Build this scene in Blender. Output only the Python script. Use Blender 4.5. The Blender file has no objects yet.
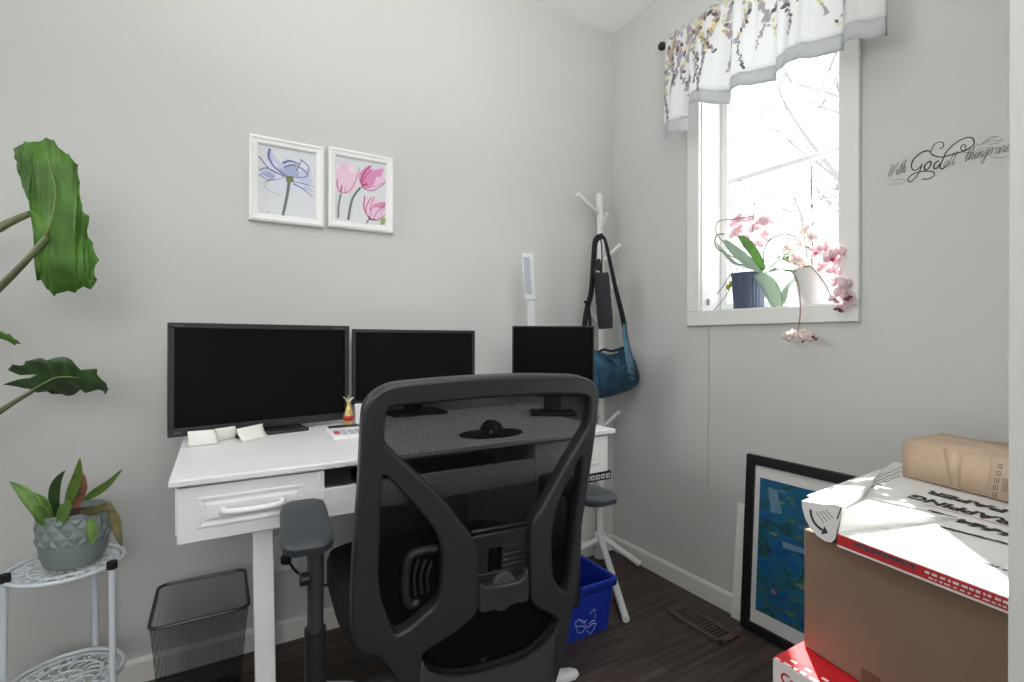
import bpy, bmesh, math, random
from mathutils import Vector, Matrix
random.seed(7)
SC = bpy.context.scene
COL = SC.collection
PI = math.pi
V = Vector

# ------------------------------------------------------------------ camera survey
# A pixel of the 1024x682 photograph becomes a ray; measured points are rays met with real planes.
CAM = V((-1.6105, -1.784, 0.9904)); YAW = math.radians(30.6); ROLL = math.radians(0.1449)
FPX = 496.72; V0 = 339.41
FW = V((math.sin(YAW), math.cos(YAW), 0)); RT = V((math.cos(YAW), -math.sin(YAW), 0)); UP = V((0, 0, 1))
cR, sR = math.cos(ROLL), math.sin(ROLL)
def ray(u, v):
    u -= 512; v -= V0
    x = cR*u + sR*v; y = -sR*u + cR*v
    return FW + RT*(x/FPX) - UP*(y/FPX)
def at(u, v, x=None, y=None, z=None, d=None, pl=None):
    r = ray(u, v)
    if x is not None: t = (x-CAM.x)/r.x
    elif y is not None: t = (y-CAM.y)/r.y
    elif z is not None: t = (z-CAM.z)/r.z
    elif pl is not None: t = (pl[0]-CAM).dot(pl[1])/r.dot(pl[1])
    else: t = d
    return CAM + r*t

# ------------------------------------------------------------------ materials
def lin(c):
    return tuple((x/255/12.92 if x/255 <= .04045 else ((x/255+.055)/1.055)**2.4) for x in c) + (1,)
MATS = {}
def mat(name, rgb, rough=.5, metal=0, bump=0, bscale=80, var=0, vscale=6, spec=None, trans=0, emit=None):
    if name in MATS: return MATS[name]
    m = bpy.data.materials.new(name); m.use_nodes = True
    nt = m.node_tree; b = nt.nodes['Principled BSDF']
    b.inputs['Base Color'].default_value = lin(rgb)
    b.inputs['Roughness'].default_value = rough; b.inputs['Metallic'].default_value = metal
    if spec is not None: b.inputs['Specular IOR Level'].default_value = spec
    tc = nt.nodes.new('ShaderNodeTexCoord')
    if var:
        n = nt.nodes.new('ShaderNodeTexNoise'); n.inputs['Scale'].default_value = vscale; n.inputs['Detail'].default_value = 5
        nt.links.new(tc.outputs['Object'], n.inputs['Vector'])
        r = nt.nodes.new('ShaderNodeValToRGB')
        lo = tuple(max(0, c*(1-var)) for c in rgb); hi = tuple(min(255, c*(1+var)) for c in rgb)
        r.color_ramp.elements[0].position = .3; r.color_ramp.elements[1].position = .7
        r.color_ramp.elements[0].color = lin(lo); r.color_ramp.elements[1].color = lin(hi)
        nt.links.new(n.outputs['Fac'], r.inputs['Fac']); nt.links.new(r.outputs['Color'], b.inputs['Base Color'])
    if bump:
        n = nt.nodes.new('ShaderNodeTexNoise'); n.inputs['Scale'].default_value = bscale; n.inputs['Detail'].default_value = 4
        nt.links.new(tc.outputs['Object'], n.inputs['Vector'])
        bp = nt.nodes.new('ShaderNodeBump'); bp.inputs['Strength'].default_value = bump; bp.inputs['Distance'].default_value = .01
        nt.links.new(n.outputs['Fac'], bp.inputs['Height']); nt.links.new(bp.outputs['Normal'], b.inputs['Normal'])
    if trans:   # thin sheet that also lets light through diffusely
        t = nt.nodes.new('ShaderNodeBsdfTranslucent'); t.inputs['Color'].default_value = lin(rgb)
        if var: nt.links.new(r.outputs['Color'], t.inputs['Color'])
        mx = nt.nodes.new('ShaderNodeMixShader'); mx.inputs[0].default_value = trans
        out = nt.nodes['Material Output']
        nt.links.new(b.outputs[0], mx.inputs[1]); nt.links.new(t.outputs[0], mx.inputs[2]); nt.links.new(mx.outputs[0], out.inputs[0])
    MATS[name] = m
    return m

def floor_mat():
    m = bpy.data.materials.new('dark_laminate'); m.use_nodes = True
    nt = m.node_tree; b = nt.nodes['Principled BSDF']; N = nt.nodes.new; L = nt.links.new
    tc = N('ShaderNodeTexCoord')
    br = N('ShaderNodeTexBrick'); br.inputs['Scale'].default_value = 1
    br.inputs['Brick Width'].default_value = 1.2; br.inputs['Row Height'].default_value = .125
    br.inputs['Mortar Size'].default_value = .0012; br.offset = .37
    br.inputs['Color1'].default_value = lin((88, 77, 71)); br.inputs['Color2'].default_value = lin((73, 64, 59)); br.inputs['Mortar'].default_value = lin((26, 22, 20))
    L(tc.outputs['Object'], br.inputs['Vector'])
    mp = N('ShaderNodeMapping'); mp.inputs['Scale'].default_value = (2.2, 38, 1); L(tc.outputs['Object'], mp.inputs['Vector'])
    n = N('ShaderNodeTexNoise'); n.inputs['Scale'].default_value = 1.6; n.inputs['Detail'].default_value = 8; L(mp.outputs[0], n.inputs['Vector'])
    rp = N('ShaderNodeValToRGB'); rp.color_ramp.elements[0].position = .35; rp.color_ramp.elements[1].position = .72
    rp.color_ramp.elements[0].color = (.45, .43, .42, 1); rp.color_ramp.elements[1].color = (1.35, 1.3, 1.27, 1); L(n.outputs['Fac'], rp.inputs['Fac'])
    mx = N('ShaderNodeMix'); mx.data_type = 'RGBA'; mx.blend_type = 'MULTIPLY'; mx.inputs[0].default_value = 1
    L(br.outputs['Color'], mx.inputs[6]); L(rp.outputs['Color'], mx.inputs[7]); L(mx.outputs[2], b.inputs['Base Color'])
    b.inputs['Roughness'].default_value = .48; b.inputs['Specular IOR Level'].default_value = .35
    bp = N('ShaderNodeBump'); bp.inputs['Strength'].default_value = .15; bp.inputs['Distance'].default_value = .004
    L(n.outputs['Fac'], bp.inputs['Height']); L(bp.outputs['Normal'], b.inputs['Normal'])
    return m

def mesh_fabric(name, rgb, clear, pitch, opaque_low=None, depth=1):
    """Woven net: tiny holes between threads (object coordinates)."""
    m = bpy.data.materials.new(name); m.use_nodes = True
    nt = m.node_tree; b = nt.nodes['Principled BSDF']; N = nt.nodes.new; L = nt.links.new
    b.inputs['Base Color'].default_value = lin(rgb); b.inputs['Roughness'].default_value = .8; b.inputs['Specular IOR Level'].default_value = .15
    tc = N('ShaderNodeTexCoord')
    w1 = N('ShaderNodeTexWave'); w1.bands_direction = 'X'; w1.inputs['Scale'].default_value = .314/pitch; w1.inputs['Distortion'].default_value = .6
    w2 = N('ShaderNodeTexWave'); w2.bands_direction = 'Z'; w2.inputs['Scale'].default_value = .314/(pitch*1.25); w2.inputs['Distortion'].default_value = .4
    L(tc.outputs['Object'], w1.inputs['Vector']); L(tc.outputs['Object'], w2.inputs['Vector'])
    mw = N('ShaderNodeMath'); mw.operation = 'MULTIPLY_ADD'; mw.inputs[1].default_value = .35; mw.inputs[2].default_value = .3; L(w2.outputs['Fac'], mw.inputs[0])
    mu = N('ShaderNodeMath'); mu.operation = 'MULTIPLY'; L(w1.outputs['Fac'], mu.inputs[0]); L(mw.outputs[0], mu.inputs[1])
    sc = N('ShaderNodeMath'); sc.operation = 'MULTIPLY_ADD'; sc.inputs[1].default_value = clear*2.6*depth; sc.inputs[2].default_value = clear*(.35+.65*(1-depth)); sc.use_clamp = True
    L(mu.outputs[0], sc.inputs[0])
    if opaque_low:   # net less see-through below this height
        sx = N('ShaderNodeSeparateXYZ'); L(tc.outputs['Object'], sx.inputs[0]); mr = N('ShaderNodeMapRange')
        mr.inputs['From Min'].default_value = opaque_low[0]; mr.inputs['From Max'].default_value = opaque_low[1]; mr.inputs['To Min'].default_value = opaque_low[2]; L(sx.outputs['Z'], mr.inputs['Value'])
        m3 = N('ShaderNodeMath'); m3.operation = 'MULTIPLY'; L(sc.outputs[0], m3.inputs[0]); L(mr.outputs[0], m3.inputs[1]); sc = m3
    tr = N('ShaderNodeBsdfTransparent'); mx = N('ShaderNodeMixShader'); L(sc.outputs[0], mx.inputs[0])
    L(b.outputs[0], mx.inputs[1]); L(tr.outputs[0], mx.inputs[2]); L(mx.outputs[0], nt.nodes['Material Output'].inputs[0])
    return m

def glass_mat():
    m = bpy.data.materials.new('window_glass'); m.use_nodes = True
    nt = m.node_tree; N = nt.nodes.new; L = nt.links.new
    nt.nodes.remove(nt.nodes['Principled BSDF'])
    tr = N('ShaderNodeBsdfTransparent'); tr.inputs['Color'].default_value = (.97, .98, .98, 1)
    gl = N('ShaderNodeBsdfGlossy'); gl.inputs['Roughness'].default_value = .02
    mx = N('ShaderNodeMixShader'); mx.inputs[0].default_value = .04; L(tr.outputs[0], mx.inputs[1]); L(gl.outputs[0], mx.inputs[2])
    L(mx.outputs[0], nt.nodes['Material Output'].inputs[0])
    return m

def painting_mat():
    """Loose blue-green pond-like abstract, object coordinates (y across, z up)."""
    m = bpy.data.materials.new('blue_green_print'); m.use_nodes = True
    nt = m.node_tree; b = nt.nodes['Principled BSDF']; N = nt.nodes.new; L = nt.links.new
    tc = N('ShaderNodeTexCoord')
    n1 = N('ShaderNodeTexNoise'); n1.inputs['Scale'].default_value = 9; n1.inputs['Detail'].default_value = 6; n1.inputs['Distortion'].default_value = .8
    mp = N('ShaderNodeMapping'); mp.inputs['Scale'].default_value = (1, 1, 1.7); L(tc.outputs['Object'], mp.inputs['Vector']); L(mp.outputs[0], n1.inputs['Vector'])
    r1 = N('ShaderNodeValToRGB'); e = r1.color_ramp.elements
    e[0].position = .3; e[0].color = lin((22, 66, 104)); e[1].position = .72; e[1].color = lin((58, 118, 104))
    for p, c in ((.42, (34, 92, 146)), (.52, (40, 104, 134)), (.6, (34, 76, 74))):
        k = e.new(p); k.color = lin(c)
    L(n1.outputs['Fac'], r1.inputs['Fac'])
    vo = N('ShaderNodeTexVoronoi'); vo.inputs['Scale'].default_value = 16; mp2 = N('ShaderNodeMapping'); mp2.inputs['Scale'].default_value = (1, 1, 2.1)
    L(tc.outputs['Object'], mp2.inputs['Vector']); L(mp2.outputs[0], vo.inputs['Vector'])
    r2 = N('ShaderNodeValToRGB'); r2.color_ramp.elements[0].position = .3; r2.color_ramp.elements[1].position = .42
    r2.color_ramp.elements[0].color = (1, 1, 1, 1); r2.color_ramp.elements[1].color = (0, 0, 0, 1); L(vo.outputs['Distance'], r2.inputs['Fac'])
    n3 = N('ShaderNodeTexNoise'); n3.inputs['Scale'].default_value = 5; L(tc.outputs['Object'], n3.inputs['Vector'])
    r3 = N('ShaderNodeValToRGB'); r3.color_ramp.elements[0].position = .42; r3.color_ramp.elements[1].position = .52; L(n3.outputs['Fac'], r3.inputs['Fac'])
    mu = N('ShaderNodeMath'); mu.operation = 'MULTIPLY'; L(r2.outputs['Color'], mu.inputs[0]); L(r3.outputs['Color'], mu.inputs[1])
    m2 = N('ShaderNodeMath'); m2.operation = 'MULTIPLY'; m2.inputs[1].default_value = .8; L(mu.outputs[0], m2.inputs[0])
    r4 = N('ShaderNodeValToRGB'); r4.color_ramp.elements[0].color = lin((66, 104, 76)); r4.color_ramp.elements[1].color = lin((112, 142, 116)); r4.color_ramp.elements[0].position = .4; r4.color_ramp.elements[1].position = .6
    k = r4.color_ramp.elements.new(.5); k.color = lin((46, 84, 74)); L(n1.outputs['Fac'], r4.inputs['Fac'])
    mx = N('ShaderNodeMix'); mx.data_type = 'RGBA'; L(m2.outputs[0], mx.inputs[0]); L(r1.outputs['Color'], mx.inputs[6]); L(r4.outputs['Color'], mx.inputs[7])
    L(mx.outputs[2], b.inputs['Base Color']); b.inputs['Roughness'].default_value = .25
    return m

# ------------------------------------------------------------------ mesh builder
class MB:
    def __init__(s): s.v = []; s.f = []; s.m = []
    def add(s, vs, fs, mi=0):
        o = len(s.v); s.v += [V(p) for p in vs]
        s.f += [tuple(i+o for i in f) for f in fs]; s.m += [mi]*len(fs); return s
    def box(s, a, b, mi=0, rot=None, piv=None):
        x0, y0, z0 = a; x1, y1, z1 = b
        vs = [V(p) for p in ((x0,y0,z0),(x1,y0,z0),(x1,y1,z0),(x0,y1,z0),(x0,y0,z1),(x1,y0,z1),(x1,y1,z1),(x0,y1,z1))]
        if rot is not None:
            pv = V(piv) if piv is not None else (V(a)+V(b))/2
            vs = [pv + rot @ (p-pv) for p in vs]
        return s.add(vs, [(0,3,2,1),(4,5,6,7),(0,1,5,4),(1,2,6,5),(2,3,7,6),(3,0,4,7)], mi)
    def hexa(s, p, mi=0):   # 4 bottom + 4 top corners
        return s.add(p, [(0,3,2,1),(4,5,6,7),(0,1,5,4),(1,2,6,5),(2,3,7,6),(3,0,4,7)], mi)
    def tube(s, pts, r, n=10, mi=0, cap=True, flat=None):
        pts = [V(p) for p in pts]; k = len(pts)
        rs = r if isinstance(r, (list, tuple)) else [r]*k
        vs = []; ref = None
        for i, p in enumerate(pts):
            t = (pts[min(i+1, k-1)] - pts[max(i-1, 0)]).normalized()
            if ref is None:
                ref = t.cross(V((0,0,1)) if abs(t.z) < .9 else V((1,0,0))).normalized()
            ref = (ref - t*ref.dot(t)).normalized(); q = t.cross(ref)
            for j in range(n):
                a = 2*PI*j/n
                vs.append(p + (ref*math.cos(a) + q*math.sin(a)*(flat or 1))*rs[i])
        fs = [(i*n+j, i*n+(j+1)%n, (i+1)*n+(j+1)%n, (i+1)*n+j) for i in range(k-1) for j in range(n)]
        if cap: fs += [tuple(range(n-1, -1, -1)), tuple(range((k-1)*n, k*n))]
        return s.add(vs, fs, mi)
    def lathe(s, prof, c=(0,0,0), n=32, mi=0, close=True, fn=None):
        c = V(c); vs = []
        for i, (r, z) in enumerate(prof):
            for j in range(n):
                a = 2*PI*j/n; rr = fn(i, j, r) if fn else r
                vs.append(c + V((rr*math.cos(a), rr*math.sin(a), z)))
        k = len(prof)
        fs = [(i*n+j, i*n+(j+1)%n, (i+1)*n+(j+1)%n, (i+1)*n+j) for i in range(k-1) for j in range(n)]
        if close: fs += [tuple(range(n-1, -1, -1)), tuple(range((k-1)*n, k*n))]
        return s.add(vs, fs, mi)
    def ball(s, c, r, n=16, mi=0, sc=(1,1,1)):
        c = V(c); vs = []; k = n//2
        for i in range(1, k):
            for j in range(n):
                a = PI*i/k; b = 2*PI*j/n
                vs.append(c+V((math.sin(a)*math.cos(b)*sc[0], math.sin(a)*math.sin(b)*sc[1], math.cos(a)*sc[2]))*r)
        vs += [c+V((0,0,r*sc[2])), c-V((0,0,r*sc[2]))]
        fs = [(i*n+j, (i+1)*n+j, (i+1)*n+(j+1)%n, i*n+(j+1)%n) for i in range(k-2) for j in range(n)]
        t = len(vs)-2
        fs += [(t, j, (j+1)%n) for j in range(n)] + [(t+1, (k-2)*n+(j+1)%n, (k-2)*n+j) for j in range(n)]
        return s.add(vs, fs, mi)
    def prism(s, pts, off, mi=0):    # polygon (3D points) swept by off
        n = len(pts); off = V(off); pts = [V(p) for p in pts]
        return s.add(pts+[p+off for p in pts], [tuple(range(n-1,-1,-1)), tuple(range(n, 2*n))]+[(i,(i+1)%n,n+(i+1)%n,n+i) for i in range(n)], mi)
    def poly(s, pts, mi=0): return s.add(pts, [tuple(range(len(pts)))], mi)
    def grid(s, rows, mi=0):
        n = len(rows[0]); k = len(rows)
        return s.add([p for r in rows for p in r], [(i*n+j, i*n+j+1, (i+1)*n+j+1, (i+1)*n+j) for i in range(k-1) for j in range(n-1)], mi)
    def move(s, M):
        s.v = [M @ p for p in s.v]; return s
OFF = {}
def off_of(o): return OFF.get(o.name, V((0,0,0)))
def finish(o, name, parent, origin, smooth, bevel, solid, bseg=2, ang=40):
    if smooth:
        for p in o.data.polygons: p.use_smooth = True
        try: o.data.set_sharp_from_angle(angle=math.radians(ang))
        except Exception: pass
    if solid:
        md = o.modifiers.new('thickness', 'SOLIDIFY'); md.thickness = solid; md.offset = 0
    if bevel:
        md = o.modifiers.new('edges', 'BEVEL'); md.width = bevel; md.segments = bseg; md.limit_method = 'ANGLE'; md.angle_limit = math.radians(35)
    if parent is not None: o.parent = parent
    return o
def build(mb, name, mats, parent=None, origin=None, smooth=True, bevel=0, solid=0, bseg=2, ang=40, fix=True):
    """Vertices are world coordinates; the object's origin is the parent's (or the given one)."""
    og = off_of(parent) if parent is not None else (V(origin) if origin is not None else V((0,0,0)))
    me = bpy.data.meshes.new(name)
    me.from_pydata([tuple(p-og) for p in mb.v], [], mb.f)
    mats = mats if isinstance(mats, (list, tuple)) else [mats]
    for m in mats: me.materials.append(m)
    for p, i in zip(me.polygons, mb.m): p.material_index = i
    if fix:
        bm = bmesh.new(); bm.from_mesh(me); bmesh.ops.recalc_face_normals(bm, faces=bm.faces); bm.to_mesh(me); bm.free()
    me.update()
    o = bpy.data.objects.new(name, me); COL.objects.link(o)
    if parent is None: o.location = og
    OFF[o.name] = og
    return finish(o, name, parent, og, smooth, bevel, solid, bseg, ang)
def tag(o, label, cat, group=None):
    o['label'] = label; o['category'] = cat
    if group: o['group'] = group
    return o
def thing(name, label, cat, loc, group=None):
    o = bpy.data.objects.new(name, None); COL.objects.link(o); o.location = loc; o.empty_display_size = .05
    OFF[o.name] = V(loc); return tag(o, label, cat, group)
def struct(o): o['kind'] = 'structure'; return o
def smooth_path(pts, k=6, closed=False):
    pts = [V(p) for p in pts]; n = len(pts); out = []
    for i in range(n if closed else n-1):
        if closed: a, b, c, d = pts[i-1], pts[i], pts[(i+1)%n], pts[(i+2)%n]
        else: a, b, c, d = pts[max(i-1,0)], pts[i], pts[i+1], pts[min(i+2,n-1)]
        for j in range(k):
            t = j/k
            out.append(.5*((2*b)+(c-a)*t+(2*a-5*b+4*c-d)*t*t+(3*b-a-3*c+d)*t**3))
    if not closed: out.append(pts[-1])
    return out
def plate(loops, thick, bev, frame, k=4):
    """Flat outline with holes -> solid with rounded edges. loops: lists of (l,h); frame: (origin, ex, ey, n)."""
    cu = bpy.data.curves.new('tmp', 'CURVE'); cu.dimensions = '2D'; cu.fill_mode = 'BOTH'
    for lp in loops:
        pts = smooth_path([V((a, b, 0)) for a, b in lp], k, True) if k else [V((a, b, 0)) for a, b in lp]
        sp = cu.splines.new('POLY'); sp.points.add(len(pts)-1); sp.use_cyclic_u = True
        for q, p in zip(sp.points, pts): q.co = (p.x, p.y, 0, 1)
    cu.extrude = thick/2-bev; cu.bevel_depth = bev; cu.bevel_resolution = 2; cu.offset = -bev
    o = bpy.data.objects.new('tmp', cu); COL.objects.link(o); bpy.context.view_layer.update()
    me = bpy.data.meshes.new_from_object(o.evaluated_get(bpy.context.evaluated_depsgraph_get()))
    og, ex, ey, nn = frame; mb = MB()
    mb.v = [og + ex*v.co.x + ey*v.co.y + nn*v.co.z for v in me.vertices]; mb.f = [tuple(p.vertices) for p in me.polygons]; mb.m = [0]*len(mb.f)
    bpy.data.objects.remove(o); bpy.data.curves.remove(cu); bpy.data.meshes.remove(me)
    return mb
def text_mb(s, size, frame, depth=.0006, bold=0, shear=0, align='LEFT', sx=1):
    cu = bpy.data.curves.new('tmp', 'FONT'); cu.body = s; cu.size = size; cu.extrude = depth/2; cu.offset = bold; cu.shear = shear; cu.align_x = align
    o = bpy.data.objects.new('tmp', cu); COL.objects.link(o); bpy.context.view_layer.update()
    me = bpy.data.meshes.new_from_object(o.evaluated_get(bpy.context.evaluated_depsgraph_get()))
    og, ex, ey, nn = frame; mb = MB()
    mb.v = [og + ex*v.co.x*sx + ey*v.co.y + nn*v.co.z for v in me.vertices]; mb.f = [tuple(p.vertices) for p in me.polygons]; mb.m = [0]*len(mb.f)
    bpy.data.objects.remove(o); bpy.data.curves.remove(cu); bpy.data.meshes.remove(me)
    return mb

# ------------------------------------------------------------------ shared materials
WALL = mat('wall_paint', (202, 203, 200), .85, bump=.04, bscale=220)
CEIL = mat('ceiling_paint', (244, 244, 244), .9, bump=.05, bscale=150)
TRIM = mat('white_trim', (226, 226, 222), .45)
WHITE = mat('white_lacquer', (232, 232, 232), .4)
BLACKP = mat('black_plastic', (30, 31, 33), .42)
GREYP = mat('charcoal_plastic', (47, 50, 53), .45, bump=.03, bscale=400)
BLKM = mat('black_matte', (16, 16, 17), .7)
SCREEN = mat('black_screen', (14, 14, 14), .45, spec=.08)
BEZEL = mat('dark_bezel', (34, 35, 37), .5)
PAPER = mat('white_paper', (236, 235, 228), .8)
WPLAST = mat('white_plastic', (236, 236, 236), .35)

# ================================================================== ROOM
H = 2.44
XL, YB, YH, XJ = -3.0, 0.0, -4.2, -.790
WY0, WY1, WZ0, WZ1 = -1.005, -.495, 1.095, 2.16     # window opening in wall_right
struct(build(MB().box((XL-.1, YH-.1, -.1), (.1, .1, 0)), 'floor', floor_mat(), smooth=False))
struct(build(MB().box((XL-.1, YH-.1, H), (.3, .1, H+.1)), 'ceiling', CEIL, smooth=False))
struct(build(MB().box((XL-.1, 0, 0), (.16, .12, H)), 'wall_back', WALL, smooth=False))
w = MB(); T = .16
w.box((0, YH, 0), (T, WY0, H)); w.box((0, WY1, 0), (T, 0, H)); w.box((0, WY0, 0), (T, WY1, WZ0)); w.box((0, WY0, WZ1), (T, WY1, H))
struct(build(w, 'wall_right', WALL, smooth=False))
struct(build(MB().box((XL-.1, YH, 0), (XL, 0, H)), 'wall_left', WALL, smooth=False))
struct(build(MB().box((XL-.1, YH-.1, 0), (T, YH, H)), 'wall_hall', WALL, smooth=False))
w = MB(); w.box((XJ, -1.70, 0), (0, -1.5735, H)); w.box((XL, -1.70, 0), (-2.6, -1.5735, H))
struct(build(w, 'wall_front', WALL, smooth=False))
def base_prof(p0, p1, nrm, name):
    p0, p1, nrm = V(p0), V(p1), V(nrm); mb = MB()
    prof = [(0, 0), (.013, 0), (.013, .058), (.010, .066), (.004, .069), (0, .069)]
    mb.prism([p0+nrm*a+V((0,0,b)) for a, b in prof], p1-p0)
    return struct(build(mb, name, TRIM, smooth=False))
base_prof((XL, 0, 0), (-.013, 0, 0), (0, -1, 0), 'baseboard_back')
base_prof((0, 0, 0), (0, -1.5735, 0), (-1, 0, 0), 'baseboard_right')

# window: casing, reveal, sash, muntin, glass
win = thing('window_1', 'white-trimmed window over the leaning black frame', 'window', (0, (WY0+WY1)/2, WZ0)); win['kind'] = 'structure'
for nm in ('label', 'category'): del win[nm]
c = MB(); y0, y1, z0, z1 = WY0-.052, WY1+.052, WZ0-.05, WZ1+.052; i = .004
for a, b in (((-.016, y0, z0), (0, y1, WZ0+i)), ((-.016, y0, WZ1-i), (0, y1, z1)), ((-.016, y0, WZ0+i), (0, WY0+i, WZ1-i)), ((-.016, WY1-i, WZ0+i), (0, y1, WZ1-i))):
    c.box(a, b)
build(c, 'window_casing', TRIM, win, bevel=.003)
c = MB()
c.box((0, WY0, WZ0), (T, WY0+.008, WZ1)); c.box((0, WY1-.008, WZ0), (T, WY1, WZ1)); c.box((0, WY0, WZ0), (T, WY1, WZ0+.008)); c.box((0, WY0, WZ1-.008), (T, WY1, WZ1))
build(c, 'window_reveal', TRIM, win, smooth=False)
fx0, fx1 = .112, .15; fw = .03
c = MB(); a, b, e, g = WY0+.008, WY1-.008, WZ0+.008, WZ1-.008
c.box((fx0, a, e), (fx1, b, e+fw)); c.box((fx0, a, g-fw), (fx1, b, g)); c.box((fx0, a, e+fw), (fx1, a+fw, g-fw)); c.box((fx0, b-fw, e+fw), (fx1, b, g-fw))
c.box((fx0+.012, b-fw-.004, e+fw), (fx0+.02, b-fw, g-fw))
build(c, 'window_sash', WPLAST, win, bevel=.003)
build(MB().box((.118, a+fw, 1.603), (.14, b-fw, 1.622)), 'muntin', WPLAST, win, bevel=.002)
build(MB().box((.131, a+fw, e+fw), (.135, b-fw, g-fw)), 'window_pane', glass_mat(), win, smooth=False)
lp = at(708, 302, y=WY1-.008)
build(MB().box((lp.x-.006, WY1-.014, lp.z-.012), (lp.x+.006, WY1-.008, lp.z+.012)), 'window_latch', mat('latch_grey', (140, 140, 140), .4, .6), win, bevel=.002)

# ================================================================== CEILING/FLOOR FITTINGS
fv = thing('floor_vent', 'brown metal floor register set in the dark floor near the leaning frame', 'vent', (-.155, -.625, 0))
BRN = mat('register_brown', (92, 80, 72), .55, .2)
m = MB(); x0, x1, y0, y1, zt = -.205, -.112, -.745, -.512, .006
m.box((x0, y0, 0), (x1, y0+.022, zt)); m.box((x0, y1-.018, 0), (x1, y1, zt)); m.box((x0, y0, 0), (x0+.02, y1, zt)); m.box((x1-.014, y0, 0), (x1, y1, zt))
build(m, 'register_rim', BRN, fv, bevel=.002)
m = MB(); n = 14
for k in range(n):
    yy = y0+.026+(y1-y0-.048)*k/(n-1)
    m.box((x0+.018, yy-.0028, .0012), (x1-.012, yy+.0028, .0048), rot=Matrix.Rotation(.35, 3, 'X'))
m.box((x0+.05, y0+.02, .001), (x0+.054, y1-.018, .0035))
build(m, 'louver', BRN, fv, smooth=False)
build(MB().box((x0+.015, y0+.015, .0002), (x1-.01, y1-.012, .0009)), 'dark_duct', BLKM, fv, smooth=False)

# ================================================================== DESK
DX0, DX1, DY0, DY1, DZ = -1.690, -.590, -.668, -.055, .725
desk = thing('writing_desk', 'white two-drawer writing desk along the back wall', 'desk', (-1.13, -.36, 0))
build(MB().box((DX0, DY0, DZ-.014), (DX1, DY1, DZ)), 'desk_top', WHITE, desk, bevel=.003)
cz0, cz1 = .604, DZ-.017
m = MB()
lx0, lx1, rx0, rx1 = -1.681, -1.413, -.872, -.608
m.box((lx0, DY0+.03, cz0+.006), (lx0+.015, DY1-.02, cz1)); m.box((lx1-.012, DY0+.008, cz0), (lx1, DY1-.02, cz1))
m.box((rx0, DY0+.008, cz0), (rx0+.012, DY1-.02, cz1)); m.box((rx1-.015, DY0+.03, cz0+.006), (rx1, DY1-.02, cz1))
m.box((lx0, DY1-.035, cz0), (rx1, DY1-.02, cz1))
m.box((lx0+.015, DY0+.03, cz0+.004), (lx1-.012, DY1-.035, cz0+.012)); m.box((rx0+.012, DY0+.03, cz0+.004), (rx1-.015, DY1-.035, cz0+.012))
build(m, 'desk_case', WHITE, desk, bevel=.0015)
m = MB(); m.box((lx1, DY0+.012, cz0), (rx0, DY0+.027, .666)); m.box((lx1, DY0+.027, .604), (rx0, DY1-.035, .614))
build(m, 'keyboard_tray', WHITE, desk, bevel=.0015)
def drawer(xa, xb):
    """Raised-panel front."""
    m = MB(); yf = DY0+.010
    m.box((xa, yf, cz0-.004), (xb, DY0+.028, cz1-.002))
    o = build(m, 'drawer_front', WHITE, desk, bevel=.002)
    # routed panel: outer ridge, sunk field, raised centre
    a0, a1, b0, b1 = xa+.030, xb-.030, cz0+.019, cz1-.021
    m = MB()
    def ring(d, h): return [V((a0+d, yf-h, b0+d)), V((a1-d, yf-h, b0+d)), V((a1-d, yf-h, b1-d)), V((a0+d, yf-h, b1-d))]
    rs = [ring(0, -.001), ring(.004, .0016), ring(.007, .0016), ring(.013, -.0008), ring(.019, .0022)]
    for p, q in zip(rs, rs[1:]):
        for k in range(4): m.add([p[k], p[(k+1)%4], q[(k+1)%4], q[k]], [(0,1,2,3)])
    m.poly(rs[-1])
    build(m, 'drawer_panel', WHITE, o, smooth=False)
    xc = (xa+xb)/2; zc = (b0+b1)/2+.002; y = yf-.002
    m = MB(); hw = .052
    pts = [(xc-hw, y, zc), (xc-hw+.002, y-.016, zc), (xc-hw+.012, y-.024, zc), (xc-.02, y-.028, zc), (xc+.02, y-.028, zc), (xc+hw-.012, y-.024, zc), (xc+hw-.002, y-.016, zc), (xc+hw, y, zc)]
    m.tube(smooth_path(pts, 4), .0062, 10)
    build(m, 'drawer_handle', WPLAST, o)
    return o
drawer(lx0+.004, lx1-.008); drawer(rx0+.008, rx1-.004)
for xa, ya in ((-1.53, DY0+.055), (-.80, DY0+.055), (-1.49, DY1-.06), (-.80, DY1-.06)):
    s = .006 if xa < -1 else -.006
    h = .019
    m = MB().hexa([(xa-h+s*2, ya-h-.002, 0), (xa+h+s*2, ya-h-.002, 0), (xa+h+s*2, ya+h-.002, 0), (xa-h+s*2, ya+h-.002, 0), (xa-h, ya-h, cz0+.004), (xa+h, ya-h, cz0+.004), (xa+h, ya+h, cz0+.004), (xa-h, ya+h, cz0+.004)])
    build(m, 'desk_leg', WHITE, desk, bevel=.002)
# dark object inside the tray opening
m = MB(); m.box((-1.30, -.60, .6145), (-.90, -.40, .640))
for k in range(12): m.box((-1.285+k*.031, -.585, .640), (-1.262+k*.031, -.415, .6435))
tag(build(m, 'keyboard', BLKM, origin=(-1.1, -.5, .6145), bevel=.002), 'black keyboard lying in the open tray under the desk top', 'keyboard')
# patterned strip under the right drawer
ps = thing('socket_strip', 'black strip with a row of pale squares under the right drawer', 'power strip', (-.73, -.63, .575))
build(MB().box((-.80, -.655, .573), (-.596, -.60, .5995)), 'strip_body', BLKM, ps, bevel=.003)
for k in range(10):
    xx = -.793+k*.0195
    build(MB().box((xx, -.657, .5795), (xx+.014, -.6545, .5925)).box((xx+.0045, -.6578, .5833), (xx+.0095, -.6568, .5885), 1), 'socket', [mat('socket_pale', (190, 190, 186), .5), BLKM], ps, smooth=False)

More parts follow.
